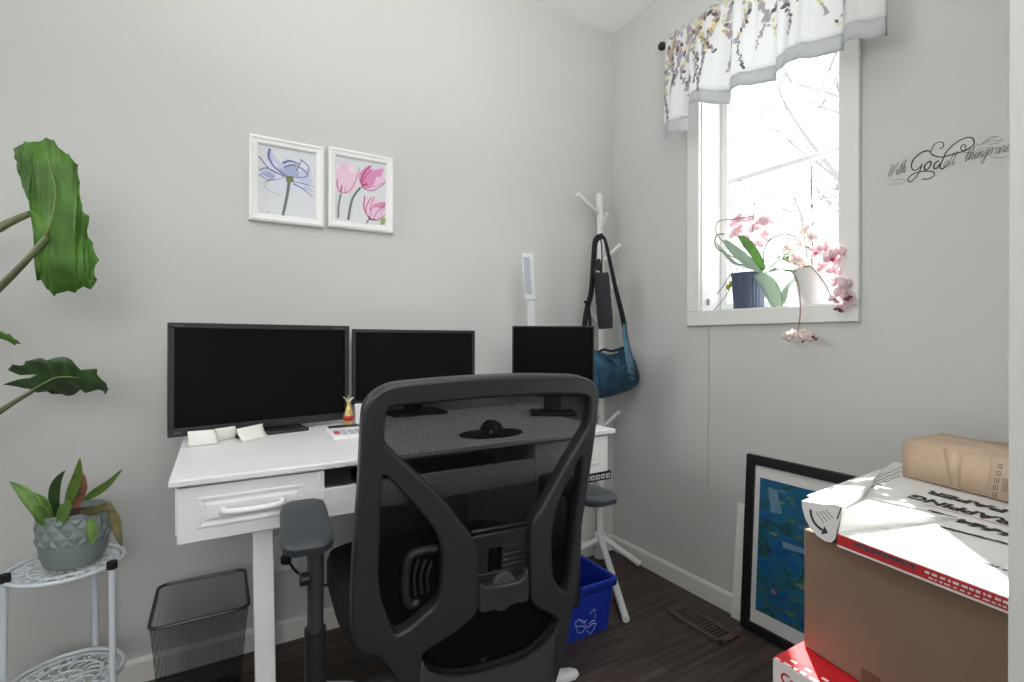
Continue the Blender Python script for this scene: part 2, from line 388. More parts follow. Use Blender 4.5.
# ================================================================== MONITORS
def monitor(name, label, cen, wd, ht, ang, brim=.016, chin=.016, depth=.03, stand=True, screen=SCREEN, base=(.22, .17), rot_base=0, thin=False):
    """cen = centre of the panel front; ang = turn of the panel's own right direction from +X."""
    cen = V(cen); R = Matrix.Rotation(ang, 3, 'Z')
    root = thing(name, label, 'monitor', (cen.x, cen.y, DZ if stand else cen.z-ht/2))
    def P(x, y, z): return cen + R @ V((x, y, z))
    def bx(m, a, b, mi=0):
        x0,y0,z0 = a; x1,y1,z1 = b
        return m.hexa([P(x0,y0,z0),P(x1,y0,z0),P(x1,y1,z0),P(x0,y1,z0),P(x0,y0,z1),P(x1,y0,z1),P(x1,y1,z1),P(x0,y1,z1)], mi)
    hw, hh = wd/2, ht/2
    m = MB(); bx(m, (-hw, 0, hh-brim), (hw, depth*.6, hh)); bx(m, (-hw, 0, -hh), (hw, depth*.6, -hh+chin)); bx(m, (-hw, 0, -hh+chin), (-hw+brim, depth*.6, hh-brim)); bx(m, (hw-brim, 0, -hh+chin), (hw, depth*.6, hh-brim))
    build(m, 'bezel', BEZEL, root, bevel=.002)
    m = MB(); bx(m, (-hw+brim-.001, .003, -hh+chin-.001), (hw-brim+.001, .008, hh-brim+.001)); build(m, 'screen', screen, root, smooth=False)
    m = MB(); bx(m, (-hw+.004, depth*.5, -hh+.004), (hw-.004, depth*.8, hh-.004)); bx(m, (-hw*.6, depth*.8, -hh*.55), (hw*.6, depth*1.5, hh*.6)); build(m, 'back_shell', BLACKP, root, bevel=.004)
    if stand:
        zb = DZ-cen.z
        m = MB(); bx(m, (-.03, depth*1.4, zb+.01), (.03, depth*1.4+.025, .05)); build(m, 'stand_neck', BLACKP, root, bevel=.003)
        m = MB(); bx(m, (-base[0]/2, depth*1.5-base[1]*.6, zb), (base[0]/2, depth*1.5+base[1]*.4, zb+.01)); build(m, 'stand_base', BLACKP, root, bevel=.004)
    return root, P, bx
# left: ends measured from the photo
pL, pR = at(168, 380, d=1.262), at(349.5, 372, d=1.575)
tl, bl = at(168, 322.3, d=1.262), at(167, 438.2, d=1.262)
dirn = V((pR.x-pL.x, pR.y-pL.y, 0)); a1 = math.atan2(dirn.y, dirn.x)
cen = V(((pL.x+pR.x)/2, (pL.y+pR.y)/2, (tl.z+bl.z)/2))
mon1, P1, bx1 = monitor('computer_monitor', 'largest of the three black monitors, leftmost with paper notes along its lower edge', cen, dirn.length, tl.z-bl.z, a1, .014, .022, base=(.19, .17))
m = MB(); hw, hh = dirn.length/2, (tl.z-bl.z)/2
for a_, b_ in (((-hw+.012, -.0006, hh-.009), (-hw+.034, 0, hh-.006)), ((hw-.052, -.0006, hh-.009), (hw-.014, 0, hh-.006)), ((-hw+.013, -.0006, -hh+.008), (-hw+.03, 0, -hh+.013)), ((hw-.20, -.0006, -hh+.012), (hw-.15, 0, -hh+.014))):
    m = MB(); bx1(m, a_, b_); build(m, 'bezel_marking', mat('faint_grey_print', (84, 84, 86), .5), mon1, smooth=False)
# middle
t2, b2, r2 = at(352.6, 329, y=-.10), at(353.5, 405, y=-.10), at(475.2, 332.3, y=-.10)
monitor('computer_monitor', 'middle black monitor with a slim grey edge, behind the chair back', ((t2.x+r2.x)/2, -.10, (t2.z+b2.z)/2), r2.x-t2.x, t2.z-b2.z, 0, .011, .012, depth=.024, base=(.2, .13))
# right: turned to face the chair, seen square-on
q0, q1 = at(512.2, 325.8, d=1.76), at(594.4, 325, d=1.76)
dv = q1-q0
monitor('computer_monitor', 'smallest and rightmost monitor, black with hardly any frame, in front of the coat stand', ((q0.x+q1.x)/2, (q0.y+q1.y)/2, q0.z-.125), dv.length, .25, math.atan2(dv.y, dv.x), .005, .006, depth=.016, base=(.16, .12), screen=mat('glossy_black_screen', (3, 3, 5), .4, spec=.06))
# cable seen in the gap between the two monitors
tag(build(MB().tube(smooth_path([at(350.8, 340, y=-.09), at(351.3, 360, y=-.088), at(350.6, 372, y=-.09), at(351.5, 392, y=-.09), at(350, 412, y=-.085), V((-1.22, -.085, DZ+.003))]), .0022, 8), 'cable', mat('grey_cable', (150, 150, 150), .5), origin=(-1.22, -.085, DZ)), 'thin grey cable hanging in the gap between the left and middle monitors', 'cable')

# ================================================================== THINGS ON THE DESK
def note(label, pxs, curl, tilt=.0):
    """Sheet standing on the desk against the monitor's lower edge. pxs: TL, TR, BR, BL pixels with depth from the base."""
    tlp, trp, brp, blp = pxs
    bl = at(*blp, z=DZ+.001); br = at(*brp, z=DZ+.001)
    dpt = lambda p: (p-CAM).dot(FW)
    tl = at(*tlp, d=dpt(bl)+tilt); tr = at(*trp, d=dpt(br)+tilt)
    rows = []
    n = (br-bl).cross(tl-bl).normalized()
    for a in range(7):
        f = a/6; l = bl.lerp(tl, f); r_ = br.lerp(tr, f)
        rows.append([l.lerp(r_, g/6) + n*curl*math.sin(PI*f)*(.6+.4*g/6) for g in range(7)])
    o = build(MB().grid(rows), 'paper_note', PAPER, origin=(bl+br)/2, solid=.0012)
    return tag(o, label, 'note', 'paper notes leaning on the left monitor')
note('wide white note, leftmost under the left monitor', ((187.5, 431.5), (214.5, 429.5), (218, 443.8), (188.5, 447.2)), .004)
note('short white note between the wide one and the curled one', ((214.8, 428.8), (235, 426), (236.6, 437.6), (217.5, 441)), .003, -.012)
note('curled white note standing apart, right of the other two', ((236.5, 429), (262.5, 423.5), (268.5, 436), (243, 442)), -.006, .02)
# calculator
cal = thing('calculator', 'white calculator with a red key beside the left monitor base', 'calculator', (-1.31, -.37, DZ))
A, B, Cc = at(333.5, 440.3, z=DZ), at(360, 438, z=DZ), at(324, 431.5, z=DZ)
ey = (Cc-A); W0 = min(.13, ey.length); ey.normalize(); ex = V((ey.y, -ey.x, 0)); L0 = .16
def CP(a, b, z): return A + ex*a + ey*b + V((0,0,z))
build(MB().hexa([CP(0,0,0), CP(L0,0,0), CP(L0,W0,0), CP(0,W0,0), CP(.002,.002,.010), CP(L0-.002,.002,.010), CP(L0-.002,W0-.002,.016), CP(.002,W0-.002,.016)]), 'calculator_body', WPLAST, cal, bevel=.002)
zz = lambda b: .010+.006*b/W0
m = MB().hexa([CP(.006,W0-.032,zz(W0-.032)), CP(L0-.006,W0-.032,zz(W0-.032)), CP(L0-.006,W0-.006,zz(W0-.006)), CP(.006,W0-.006,zz(W0-.006)), CP(.006,W0-.032,zz(W0-.032)+.002), CP(L0-.006,W0-.032,zz(W0-.032)+.002), CP(L0-.006,W0-.006,zz(W0-.006)+.002), CP(.006,W0-.006,zz(W0-.006)+.002)])
build(m, 'display', mat('display_dark', (38, 40, 42), .3), cal, smooth=False)
for r_ in range(4):
    for q in range(7):
        a, b = .008+q*.0185, .008+r_*.0135
        red = r_ in (1,) and q in (0,) or (r_ == 2 and q == 0)
        k = MB().hexa([CP(a,b,zz(b)), CP(a+.0145,b,zz(b)), CP(a+.0145,b+.0095,zz(b)), CP(a,b+.0095,zz(b)), CP(a+.001,b+.001,zz(b)+.003), CP(a+.0135,b+.001,zz(b)+.003), CP(a+.0135,b+.0085,zz(b)+.003), CP(a+.001,b+.0085,zz(b)+.003)])
        o = build(k, 'key', mat('red_key', (196, 52, 34), .5) if red else mat('grey_key', (176, 176, 186), .5), cal, smooth=False)
        if red: o['label'] = 'red key'
# ornament
fp = at(348.5, 427, z=DZ)
orn = thing('fish_ornament', 'small gold ornament with a red belly and forked top beside the left monitor', 'ornament', fp)
GOLD = mat('gold_glaze', (205, 178, 110), .3, .35, var=.15, vscale=60); REDG = mat('red_glaze', (178, 48, 34), .3)
m = MB().lathe([(.012,0),(.013,.003),(.008,.008),(.011,.014),(.0145,.022),(.0155,.032),(.013,.042),(.009,.052),(.0062,.062),(.005,.070),(.0055,.076)], fp, 18)
build(m, 'ornament_body', GOLD, orn)
m = MB().lathe([(.0147,.0205),(.0164,.024),(.0168,.031),(.0158,.035)], fp, 18, close=False); build(m, 'red_belly', REDG, orn, solid=.001)['label'] = 'red band round the belly'
m = MB()
for s in (-1, 0, 1):
    m.tube([fp+V((0,0,.072)), fp+RT*(.008*s)+V((0,0,.084)), fp+RT*(.016*s)+V((0,0,.091+.005*(s == 0)))], [.0035, .003, .0012], 8)
build(m, 'tail_fin', mat('silver_gilt', (190, 180, 160), .3, .5), orn)
# white card standing by it
cp = at(358, 424, z=DZ)
m = MB().hexa([cp+RT*a+FW*b+V((0,0,z)) for z, e in ((0, 0), (.062, .004)) for a, b in ((-.008-e, 0), (.05, 0), (.05, .02), (-.008-e, .02))])
tag(build(m, 'card_holder', WPLAST, origin=cp, bevel=.003), 'small white upright block behind the calculator, half hidden by the chair', 'card holder')
# mouse and pad
mp_ = V((-.95, -.555, DZ))
m = MB(); n = 40
pts = [mp_+V((math.cos(2*PI*k/n)*.095, math.sin(2*PI*k/n)*.062, .0005)) for k in range(n)]
tag(build(m.prism(pts, (0,0,.003)), 'mouse_pad', mat('pad_dark', (34, 34, 36), .8), origin=mp_), 'dark oval mouse pad on the desk front, seen through the chair net', 'mouse pad')
ms = thing('computer_mouse', 'rounded black computer mouse on the oval pad, seen through the chair net', 'mouse', (-.953, -.565, DZ+.0035))
m = MB().ball((-.953, -.565, DZ+.0035), 1, 20, sc=(.031, .05, .038)); m.v = [V((p.x, p.y, max(p.z, DZ+.0035))) for p in m.v]
build(m, 'mouse_shell', mat('gloss_black', (14, 14, 15), .15), ms)
build(MB().tube([(-.953, -.541, DZ+.034), (-.953, -.529, DZ+.0295)], .004, 10), 'scroll_wheel', GREYP, ms)
# LED lamp
lb = at(531, 400, y=-.16); lx, ly = lb.x, -.16
lamp = thing('desk_lamp', 'slim white folded desk lamp standing behind the right monitor', 'lamp', (lx, ly, DZ))
build(MB().lathe([(.062,0),(.064,.006),(.058,.014),(.02,.016)], (lx, ly, DZ), 32), 'lamp_base', WPLAST, lamp)
def lampbox(u0, v0, u1, v1, w, th, nm, mt, yo=0):
    a, b = at(u0, v0, y=ly+yo), at(u1, v1, y=ly+yo); d = (b-a).normalized(); s = d.cross(V((0,1,0))).normalized()*w/2
    m = MB().hexa([a-s+V((0,-th,0)), a+s+V((0,-th,0)), a+s, a-s, b-s+V((0,-th,0)), b+s+V((0,-th,0)), b+s, b-s]); return build(m, nm, mt, lamp, bevel=.003)
LMP = mat('lamp_white', (214, 216, 218), .4)
lampbox(531.8, 410, 528.6, 254, .030, .014, 'lamp_stem', LMP, .012)
lampbox(529.4, 300, 525.8, 253, .046, .012, 'lamp_head', LMP)
lampbox(528.6, 294, 526.2, 257, .028, .003, 'lamp_panel', mat('lamp_diffuser', (172, 178, 186), .35), -.0125)

# ================================================================== CHAIR
ch = thing('office_chair', 'black mesh-backed office chair pulled up to the desk', 'chair', (-1.13, -.66, 0))
CQ = V((-1.143, -.912, .68)); CD = V((.9976, -.0698, 0)); CF = V((.0698, .9976, 0)); tlt = math.radians(8)
CU = V((0,0,1))*math.cos(tlt) - CF*math.sin(tlt); CN = CD.cross(CU)
def lh(u, v):
    p = at(u, v, pl=(CQ, CN)) - CQ; return (p.dot(CD), p.dot(CU))
def lhs(*a): return [lh(*q) for q in a]
def CW(l, h, n=0): return CQ + CD*l + CU*h + CN*n
outer = lhs((383,386),(397.5,382),(426,379.3),(450,377.2),(480,375.4),(513,374),(548,374),(573,374.8),(583,377),(590,381),(594.5,388),(595.4,398),(592,430),(586.8,469),(579,521),(578,550),(575,575),(571.5,599),(567.7,616),(563.2,644),(551,684),(540,712),(515,735),(480,743),(445,735),(420,710),(401.5,682),(378,652.5),(366,651),(357,645),(351.4,632),(350.5,603),(352,560),(356.4,500),(359,452),(360.5,421.6),(363,405),(371,394))
center = lhs((392,405),(422,402),(480,397),(541.6,393.3),(574,393.6),(583.5,395.5),(586,402),(585,421.6),(576.5,438),(562,462.7),(541.6,500),(530.8,517),(527.8,530),(527.8,552),(527.8,580),(529,598),(537.8,606),(552,613),(554.5,619),(551,628),(543,638),(529,650),(510,659),(490,665),(460,672),(440,671),(427,666),(421,658),(422.5,648),(440,636.8),(460,623),(472,612),(476,600),(476,582.6),(475.4,550),(470.3,534.4),(460,520),(443,498.5),(426,481),(405.7,462.6),(388,446),(383.5,438),(384,419.5),(386.5,409))
ltri = lhs((381.5,473),(391,480),(412.4,502.6),(430.9,525),(438.7,541.6),(440,562),(438,589),(433.5,600),(424.7,608.4),(397,630),(387.3,614.4),(381,598),(377.8,580),(377.5,562),(380,491))
rtri = lhs((577.8,454.5),(577.2,475),(575.2,495.5),(573,510),(568.8,552),(563.7,588),(552.4,577.5),(549.8,565),(548.7,547.7),(550.3,521),(558.5,492),(566,478))
frame_c = (CQ, CD, CU, CN)
build(plate([outer, center, ltri, rtri], .032, .006, frame_c, 3), 'back_frame', mat('frame_charcoal', (40, 43, 46), .4, bump=.02, bscale=500), ch, ang=60)
# net stretched just ahead of the frame: shrink the outline a little
cx_ = sum(p[0] for p in outer)/len(outer); cy_ = sum(p[1] for p in outer)/len(outer)
net = [(cx_+(a-cx_)*.95, cy_+(b-cy_)*.965) for a, b in outer]
nf = (CQ - CN*.021, CD, CU, CN)
mb = plate([net], .002, .0005, nf, 3)
NET = mesh_fabric('chair_net', (9, 9, 10), .37, .0044, (.50, .72, .04), .3)
build(mb, 'back_net', NET, ch, smooth=False)
# inner edge lining on the right of the opening (the frame's deep inside face)
# lumbar unit
m = MB()
l0, l1 = lh(472, 560)[0], lh(532, 560)[0]; ht_ = lambda v: lh(502, v)[1]
def cbox(m, l0, l1, h0, h1, n0, n1, mi=0):
    return m.hexa([CW(l0,h0,n0),CW(l1,h0,n0),CW(l1,h0,n1),CW(l0,h0,n1),CW(l0,h1,n0),CW(l1,h1,n0),CW(l1,h1,n1),CW(l0,h1,n1)], mi)
hs = [ht_(533), ht_(548), ht_(572), ht_(585)]; ls = [lh(490,560)[0], lh(503,560)[0]]
cbox(m, l0, l1, hs[1], hs[0], -.016, -.004); cbox(m, l0, ls[0], hs[2], hs[1], -.016, -.006); cbox(m, ls[1], l1, hs[2], hs[1], -.016, -.006); cbox(m, l0, l1, hs[3], hs[2], -.016, -.006)
for k in range(3): cbox(m, ls[1]+.002, l1-.012, hs[2]+.008+k*.012, hs[2]+.012+k*.012, -.008, -.004)
cbox(m, l0, l1, hs[0]+.004, hs[0]+.010, -.016, -.008)
build(m, 'lumbar_plate', BLACKP, ch, bevel=.002)
hp = lambda u, v: lh(u, v)
br_ = lhs((477,580),(484,584),(517,579),(524,568.5),(527,571),(526.5,597),(517,600),(487,608.5),(479,609),(476.5,604))
build(plate([br_], .02, .004, (CQ+CN*.002, CD, CU, CN), 2), 'lumbar_bracket', GREYP, ch, ang=60)
kl, kh = lh(503, 591)
m = MB(); n = 28
m.prism([CW(kl+math.cos(2*PI*k/n)*.030, kh+math.sin(2*PI*k/n)*.043, -.010) for k in range(n)], CN*.014)
build(m, 'lumbar_dial', mat('dial_grey', (66, 68, 70), .5), ch, bevel=.002)
# C-shaped lumbar pad at left
cpts = [lh(*q) for q in ((438, 551), (424, 553), (412, 558), (408, 570), (406.5, 588), (407.5, 602), (412, 608), (420, 604))]
build(MB().tube(smooth_path([CW(a, b, -.010) for a, b in cpts], 4), .0085, 10), 'lumbar_pad', mat('pad_rubber', (27, 28, 29), .6), ch)
m = MB()
for k in range(3):
    u = 417+k*6.5
    a, b = lh(u+4, 562+k*1.5), lh(u, 600-k*2)
    m.tube(smooth_path([CW(*a, -.014), CW(*lh(u-1.2, 580), -.012), CW(*b, -.014)], 4), .0035, 8)
build(m, 'lumbar_rib', mat('pad_rubber', (27, 28, 29), .6), ch)
# lower shell of the back: swells towards the viewer as it goes down, so its face tips up to the ceiling
m = MB(); rows = []
edge = lhs((419.5,656),(426,665.5),(440,670.5),(460,671.5),(490,664.5),(511,658.5),(529,649.5),(543,637.5),(552,627))
low = lhs((414,690),(424,704),(440,718),(465,728),(492,726),(512,716),(530,702),(541,688),(548,672))
edge = [(p.x, p.y) for p in smooth_path([V((a, b, 0)) for a, b in edge], 5)]; low = [(p.x, p.y) for p in smooth_path([V((a, b, 0)) for a, b in low], 5)]
for i_, ((a, b), (c_, d_)) in enumerate(zip(edge, low)):
    g = max(0, math.sin(PI*i_/(len(edge)-1)))**.6
    rows.append([CW(a, b, .006), CW(a, b, .0165), CW(a*.7+c_*.3, b*.7+d_*.3, .0165+.010*g), CW(a*.3+c_*.7, b*.3+d_*.7, .0165+.026*g), CW(c_, d_, .0165+.034*g), CW(c_, d_-.01, .0165+.014*g), CW(c_, d_-.01, .012)])
build(m.grid(rows), 'lower_shell', mat('shell_grey', (50, 54, 57), .38), ch, solid=.004)
# bracket from the back down to the mechanism
m = MB().tube(smooth_path([CW(-.02, -.40, -.03), CW(-.02, -.45, -.06), V((-1.12, -.80, .30)), V((-1.12, -.70, .335))]), [.05, .05, .045, .045]+[.045]*15, 12, flat=.4) if False else MB()
pth = smooth_path([CW(-.02, -.44, -.06), CW(-.02, -.47, -.07), V((-1.125, -.79, .335)), V((-1.12, -.66, .36))], 4)
m.tube(pth, [.05]*len(pth), 12, flat=.45); build(m, 'back_bracket', BLACKP, ch)
# seat cushion
m = MB(); rows = []; SCX, SCY = -1.13, -.598
def srect(a, hx, hy, p=4.5):
    c_, s_ = math.cos(a), math.sin(a); r = (abs(c_/hx)**p + abs(s_/hy)**p)**(-1/p); return r*c_, r*s_
n = 48; prof = [(.80, .355), (.95, .362), (1.0, .385), (1.0, .42), (.97, .442), (.86, .452), (.55, .454), (.05, .450)]
vs = []
for sc_, z in prof:
    for k in range(n):
        x, y = srect(2*PI*k/n, .254*sc_, .243*sc_)
        zz_ = z - (.05*max(0, (y-.12)/.13)**2 if z > .37 else 0)
        vs.append(V((SCX, SCY, 0)) + CD*x + CF*y + V((0,0,zz_)))
fs = [(i*n+j, i*n+(j+1)%n, (i+1)*n+(j+1)%n, (i+1)*n+j) for i in range(len(prof)-1) for j in range(n)]+[tuple(range(n-1,-1,-1)), tuple(range((len(prof)-1)*n, len(prof)*n))]
build(m.add(vs, fs), 'seat', mat('seat_fabric', (19, 19, 20), .9, bump=.15, bscale=500), ch)
m = MB()
vs = [V((SCX, SCY, 0)) + CD*x + CF*y + V((0,0,z)) for sc_, z in ((.6, .305), (.9, .33), (.93, .356)) for x, y in [srect(2*PI*k/n, .254*sc_, .243*sc_) for k in range(n)]]
fs = [(i*n+j, i*n+(j+1)%n, (i+1)*n+(j+1)%n, (i+1)*n+j) for i in range(2) for j in range(n)]+[tuple(range(n-1,-1,-1)), tuple(range(2*n, 3*n))]
build(m.add(vs, fs), 'seat_shell', BLACKP, ch)
# armrests
def arm(pc, ang, post, side):
    R = Matrix.Rotation(ang, 3, 'Z'); pc = V(pc)
    vs = []; n = 36; prof = [(.80, -.026), (.97, -.018), (1, -.006), (.95, 0), (.80, .002), (.1, .0025)]
    for s_, z in prof:
        for k in range(n):
            x, y = srect(2*PI*k/n, .041*s_, .124*s_, 6)
            vs.append(pc + R @ V((x, y, z)))
    fs = [(i*n+j, i*n+(j+1)%n, (i+1)*n+(j+1)%n, (i+1)*n+j) for i in range(len(prof)-1) for j in range(n)]+[tuple(range(n-1,-1,-1)), tuple(range((len(prof)-1)*n, len(prof)*n))]
    a = build(MB().add(vs, fs), 'armrest', mat('arm_pad', (52, 57, 62), .5), ch, ang=50)
    post = V(post); top = post+V((0,0,pc.z-.024)); mid = post+V((0,0,.47)); bot = post+V((0,0,.335))
    build(MB().tube([mid-V((0,0,.06)), mid, top], [.0175, .0175, .019], 14, flat=.75), 'arm_post', GREYP, a)
    build(MB().tube([bot, bot+V((0,0,.02)), mid+V((0,0,.012))], [.019, .022, .0225], 14, flat=.8), 'arm_sleeve', BLACKP, a)
    build(MB().tube([post+V((-side*.010, -.004, .575)), post+V((-side*.027, -.004, .575))], .011, 12), 'height_button', BLACKP, a, bevel=.002)
    build(MB().tube([bot+V((0,0,.012)), bot+V((side*.06, .015, -.005)), bot+V((side*.16, .03, 0))], [.021, .024, .024], 12, flat=.7), 'arm_bracket', BLACKP, a)
arm((-1.4765, -.836, .670), -.095, (-1.4626, -.858, 0), 1)
arm((-.850, -.806, .632), .03, (-.852, -.80, 0), -1)
# gas lift, base, castors
build(MB().lathe([(.028,.10),(.028,.22),(.018,.222),(.018,.34)], (-1.12, -.655, 0), 20), 'gas_lift', BLACKP, ch)
build(MB().box((-1.20, -.75, .325), (-1.04, -.55, .352)), 'tilt_mechanism', BLACKP, ch, bevel=.008)
hub = V((-1.12, -.655, 0)); a0 = math.atan2(-.045, .34)
BASEW = mat('base_white', (214, 214, 214), .35)
build(MB().lathe([(.045,.07),(.05,.085),(.05,.125),(.035,.135)], hub, 24), 'base_hub', BASEW, ch)
for k in range(5):
    a = a0+2*PI*k/5; d = V((math.cos(a), math.sin(a), 0)); s = V((-d.y, d.x, 0)); m = MB()
    vs = []
    for r_, w_, zt, zb_ in ((.03, .03, .125, .09), (.15, .027, .112, .085), (.30, .024, .094, .076), (.345, .021, .088, .075), (.362, .010, .084, .076)):
        for sx_, z in ((-1, zb_), (-1, zt-.006), (-.6, zt), (.6, zt), (1, zt-.006), (1, zb_)): vs.append(hub+d*r_+s*w_*sx_+V((0,0,z)))
    fs = [(i*6+j, i*6+(j+1)%6, (i+1)*6+(j+1)%6, (i+1)*6+j) for i in range(4) for j in range(6)]+[(5,4,3,2,1,0), (24,25,26,27,28,29)]
    lg = build(m.add(vs, fs), 'base_leg', BASEW, ch)
    c_ = hub+d*.325; m = MB()
    for sx_ in (-1, 1): m.tube([c_+s*sx_*.008+V((0,0,.029)), c_+s*sx_*.026+V((0,0,.029))], .028, 20)
    m.tube([c_+V((0,0,.03)), c_+V((0,0,.078))], .008, 10)
    build(m, 'castor', BLKM, lg)

# ================================================================== COAT STAND WITH BAG AND UMBRELLA
cs = thing('coat_stand', 'white branching coat stand in the room corner', 'coat stand', (-.118, -.050, 0))
STW = mat('stand_white', (228, 228, 226), .4)
base = V((-.118, -.050, 0)); CY = -.050
toppt = at(599, 194, y=CY)
pole = smooth_path([base+V((0,0,.005)), V((-.114, CY, .9)), V((-.118, CY, 1.4)), V((toppt.x, CY, toppt.z))], 5)
build(MB().tube(pole, .0155, 14), 'pole', STW, cs)
build(MB().tube([base+V((0,0,.004)), base+V((0,0,.116))], .0265, 18), 'pole_collar', STW, cs, bevel=.002)
for e_, h_ in (((-.385, -.497, .014), .10), ((-.030, -.210, .014), .095), ((-.47, -.045, .014), .085)):
    b = V(e_); a = base+V((0,0,h_)); a = a + (V((b.x, b.y, h_))-a).normalized()*.02
    build(MB().tube([a, b], .0135, 12), 'leg', STW, cs, bevel=.002)
hk = [((577.5,194),(595.5,213.5),-.03,.09), ((607,213.5),(601,232),-.07,.0), ((621,244.5),(604,262),-.07,0), ((617,281.5),(603,296),-.05,0), ((588,309),(600,324),0,0), ((619.5,411.5),(605,427),-.06,0), ((589,402),(600,418),0,0)]
for t_, b_, dy, _ in hk:
    p = at(*b_, y=CY); q = at(*t_, y=CY+min(dy, .02))
    p = V((p.x*.35+pole[10].x*.65, CY, p.z))
    build(MB().tube([p, q], .0095, 10), 'hook', STW, cs, bevel=.002)
# bag
BD = CY-.10
bag = thing('shoulder_bag', 'blue shoulder bag hanging by a black strap from the coat stand', 'bag', at(617, 398, y=BD))
STRAP = mat('black_webbing', (22, 24, 28), .8)
DEN = mat('bag_blue', (33, 70, 93), .6, var=.35, vscale=14, bump=.25, bscale=60)
oul = [(584,352),(592,349),(600,352),(607,353.5),(615,352),(624,347),(630,350),(634,362),(637.5,375),(637,383),(630,389),(618,394),(605,397.5),(592,399),(581,394),(577,378),(579,362)]
pts = [at(u, v, y=BD) for u, v in oul]; cen_ = sum(pts, V((0,0,0)))/len(pts)
sp = smooth_path(pts, 3, True); vs = []; fs = []; rings = [(.15, -.062), (.55, -.054), (.82, -.038), (.97, -.016), (1.0, 0), (.97, .016), (.82, .036), (.5, .048), (.15, .05)]
n = len(sp)
for s_, yo in rings:
    for k, p in enumerate(sp):
        q = cen_ + (p-cen_)*s_; wr = .0045*math.sin(k*1.7+s_*9)*(1 if s_ < .95 else .3)
        topf = .45 if q.z > cen_.z+.045 else 1
        vs.append(V((q.x, q.y+yo*topf+wr, q.z)))
fs = [(i*n+j, i*n+(j+1)%n, (i+1)*n+(j+1)%n, (i+1)*n+j) for i in range(len(rings)-1) for j in range(n)]+[tuple(range(n)), tuple(range((len(rings)-1)*n, len(rings)*n))]
build(MB().add(vs, fs), 'bag_body', DEN, bag, ang=70)
m = MB()   # open top lining / zip
lin_p = [at(598,352.5,y=BD-.004), at(604,349.5,y=BD-.022), at(612,351,y=BD-.028), at(623,347.5,y=BD-.016)]
m.tube(smooth_path(lin_p, 4), .0085, 8, flat=.6); build(m, 'bag_opening', mat('bag_lining', (20, 26, 38), .8), bag)
m = MB(); m.tube(smooth_path([at(603,352.5,y=BD-.036), at(610,354.2,y=BD-.040), at(618,352,y=BD-.034)], 4), .002, 6); build(m, 'bag_zip', mat('zip_metal', (190, 190, 192), .3, .6), bag)
# side gussets and front pocket seam
m = MB(); m.tube(smooth_path([at(598,369,y=BD-.048), at(600,380,y=BD-.057), at(601,396,y=BD-.030)], 4), .0022, 6); m.tube(smooth_path([at(621,357,y=BD-.034), at(624,372,y=BD-.046), at(626,388,y=BD-.026)], 4), .0025, 6); m.tube(smooth_path([at(598,369,y=BD-.048), at(606,371,y=BD-.053), at(622,366,y=BD-.050)], 4), .0025, 6)
build(m, 'bag_seam', mat('bag_dark_blue', (22, 50, 72), .7), bag)
m = MB()   # strap: wide loop over the hook
def band(m, path, w):
    path = [V(p) for p in path]; rows = []
    for i, p in enumerate(path):
        t = (path[min(i+1, len(path)-1)]-path[max(i-1, 0)]).normalized(); s = t.cross(V((0,1,0))).normalized()*(w[i] if isinstance(w, list) else w)/2
        rows.append([p-s, p+s])
    m.grid(rows)
Lp = smooth_path([at(603,236,y=BD-.01), at(597.5,238,y=BD-.012), at(595,243,y=BD-.014), at(594,255,y=BD-.012), at(591.5,290,y=BD-.01), at(588,305,y=BD-.01), at(585.5,318,y=BD-.01), at(582,352,y=BD-.01)], 4)
band(m, Lp, .026)
Rp = smooth_path([at(601,236,y=BD-.012), at(605,240,y=BD-.014), at(610,262,y=BD-.01), at(616,290,y=BD-.008), at(622,314,y=BD-.006), at(624.5,328,y=BD-.004)], 4)
band(m, Rp, [.012+.016*min(1, i/len(Rp)*1.2) for i in range(len(Rp))])
band(m, smooth_path([at(587,303,y=BD-.014), at(589.5,315,y=BD-.014), at(590,330,y=BD-.014), at(589.5,340,y=BD-.014)], 4), .016)
build(m, 'strap', STRAP, bag, solid=.003)
m = MB(); band(m, smooth_path([at(624.5,322,y=BD-.003), at(625,334,y=BD-.012), at(627.5,348,y=BD-.042), at(630,364,y=BD-.056), at(631.5,380,y=BD-.052)], 4), [.022+.016*min(1, i/9) for i in range(17)]); build(m, 'strap_tab', mat('bag_light_blue', (84, 124, 146), .7, var=.2, vscale=30), bag, solid=.004)
bk = at(587, 302.5, y=BD-.018); build(MB().tube([bk+V((-.012,0,.002)), bk+V((.014,0,.002))], .006, 8), 'strap_buckle', BLKM, bag)
# umbrella
um = thing('folded_umbrella', 'folded black umbrella hanging in front of the coat stand pole', 'umbrella', at(604, 329, y=BD-.045))
UY = BD-.045
uf = mat('umbrella_cloth', (38, 34, 42), .75, bump=.3, bscale=35)
up_ = [at(601.3, 273, y=UY), at(602.3, 285, y=UY), at(603.3, 298, y=UY), at(604.6, 314, y=UY), at(605.6, 328.5, y=UY)]
build(MB().tube(smooth_path(up_, 4), [a*1.13 for a in [.024, .0265, .0275, .027, .0275, .0285, .029, .0275, .028, .0285, .0275, .028, .0285, .028, .028, .027, .026]], 14), 'canopy', uf, um)
build(MB().tube([at(598, 259, y=UY), at(599, 273, y=UY)], [.011, .012], 12), 'handle', BLKM, um, bevel=.003)
build(MB().tube(smooth_path([at(600.5, 236, y=UY+.03), at(601.8, 250, y=UY), at(602, 262, y=UY-.012), at(601.5, 273, y=UY-.012)], 4), .003, 6), 'wrist_cord', STRAP, um)
build(MB().tube([at(596.8, 271.5, y=UY-.012), at(599.2, 271.8, y=UY-.014)], .0035, 8), 'clasp', mat('clasp_silver', (200, 200, 200), .3, .5), um)

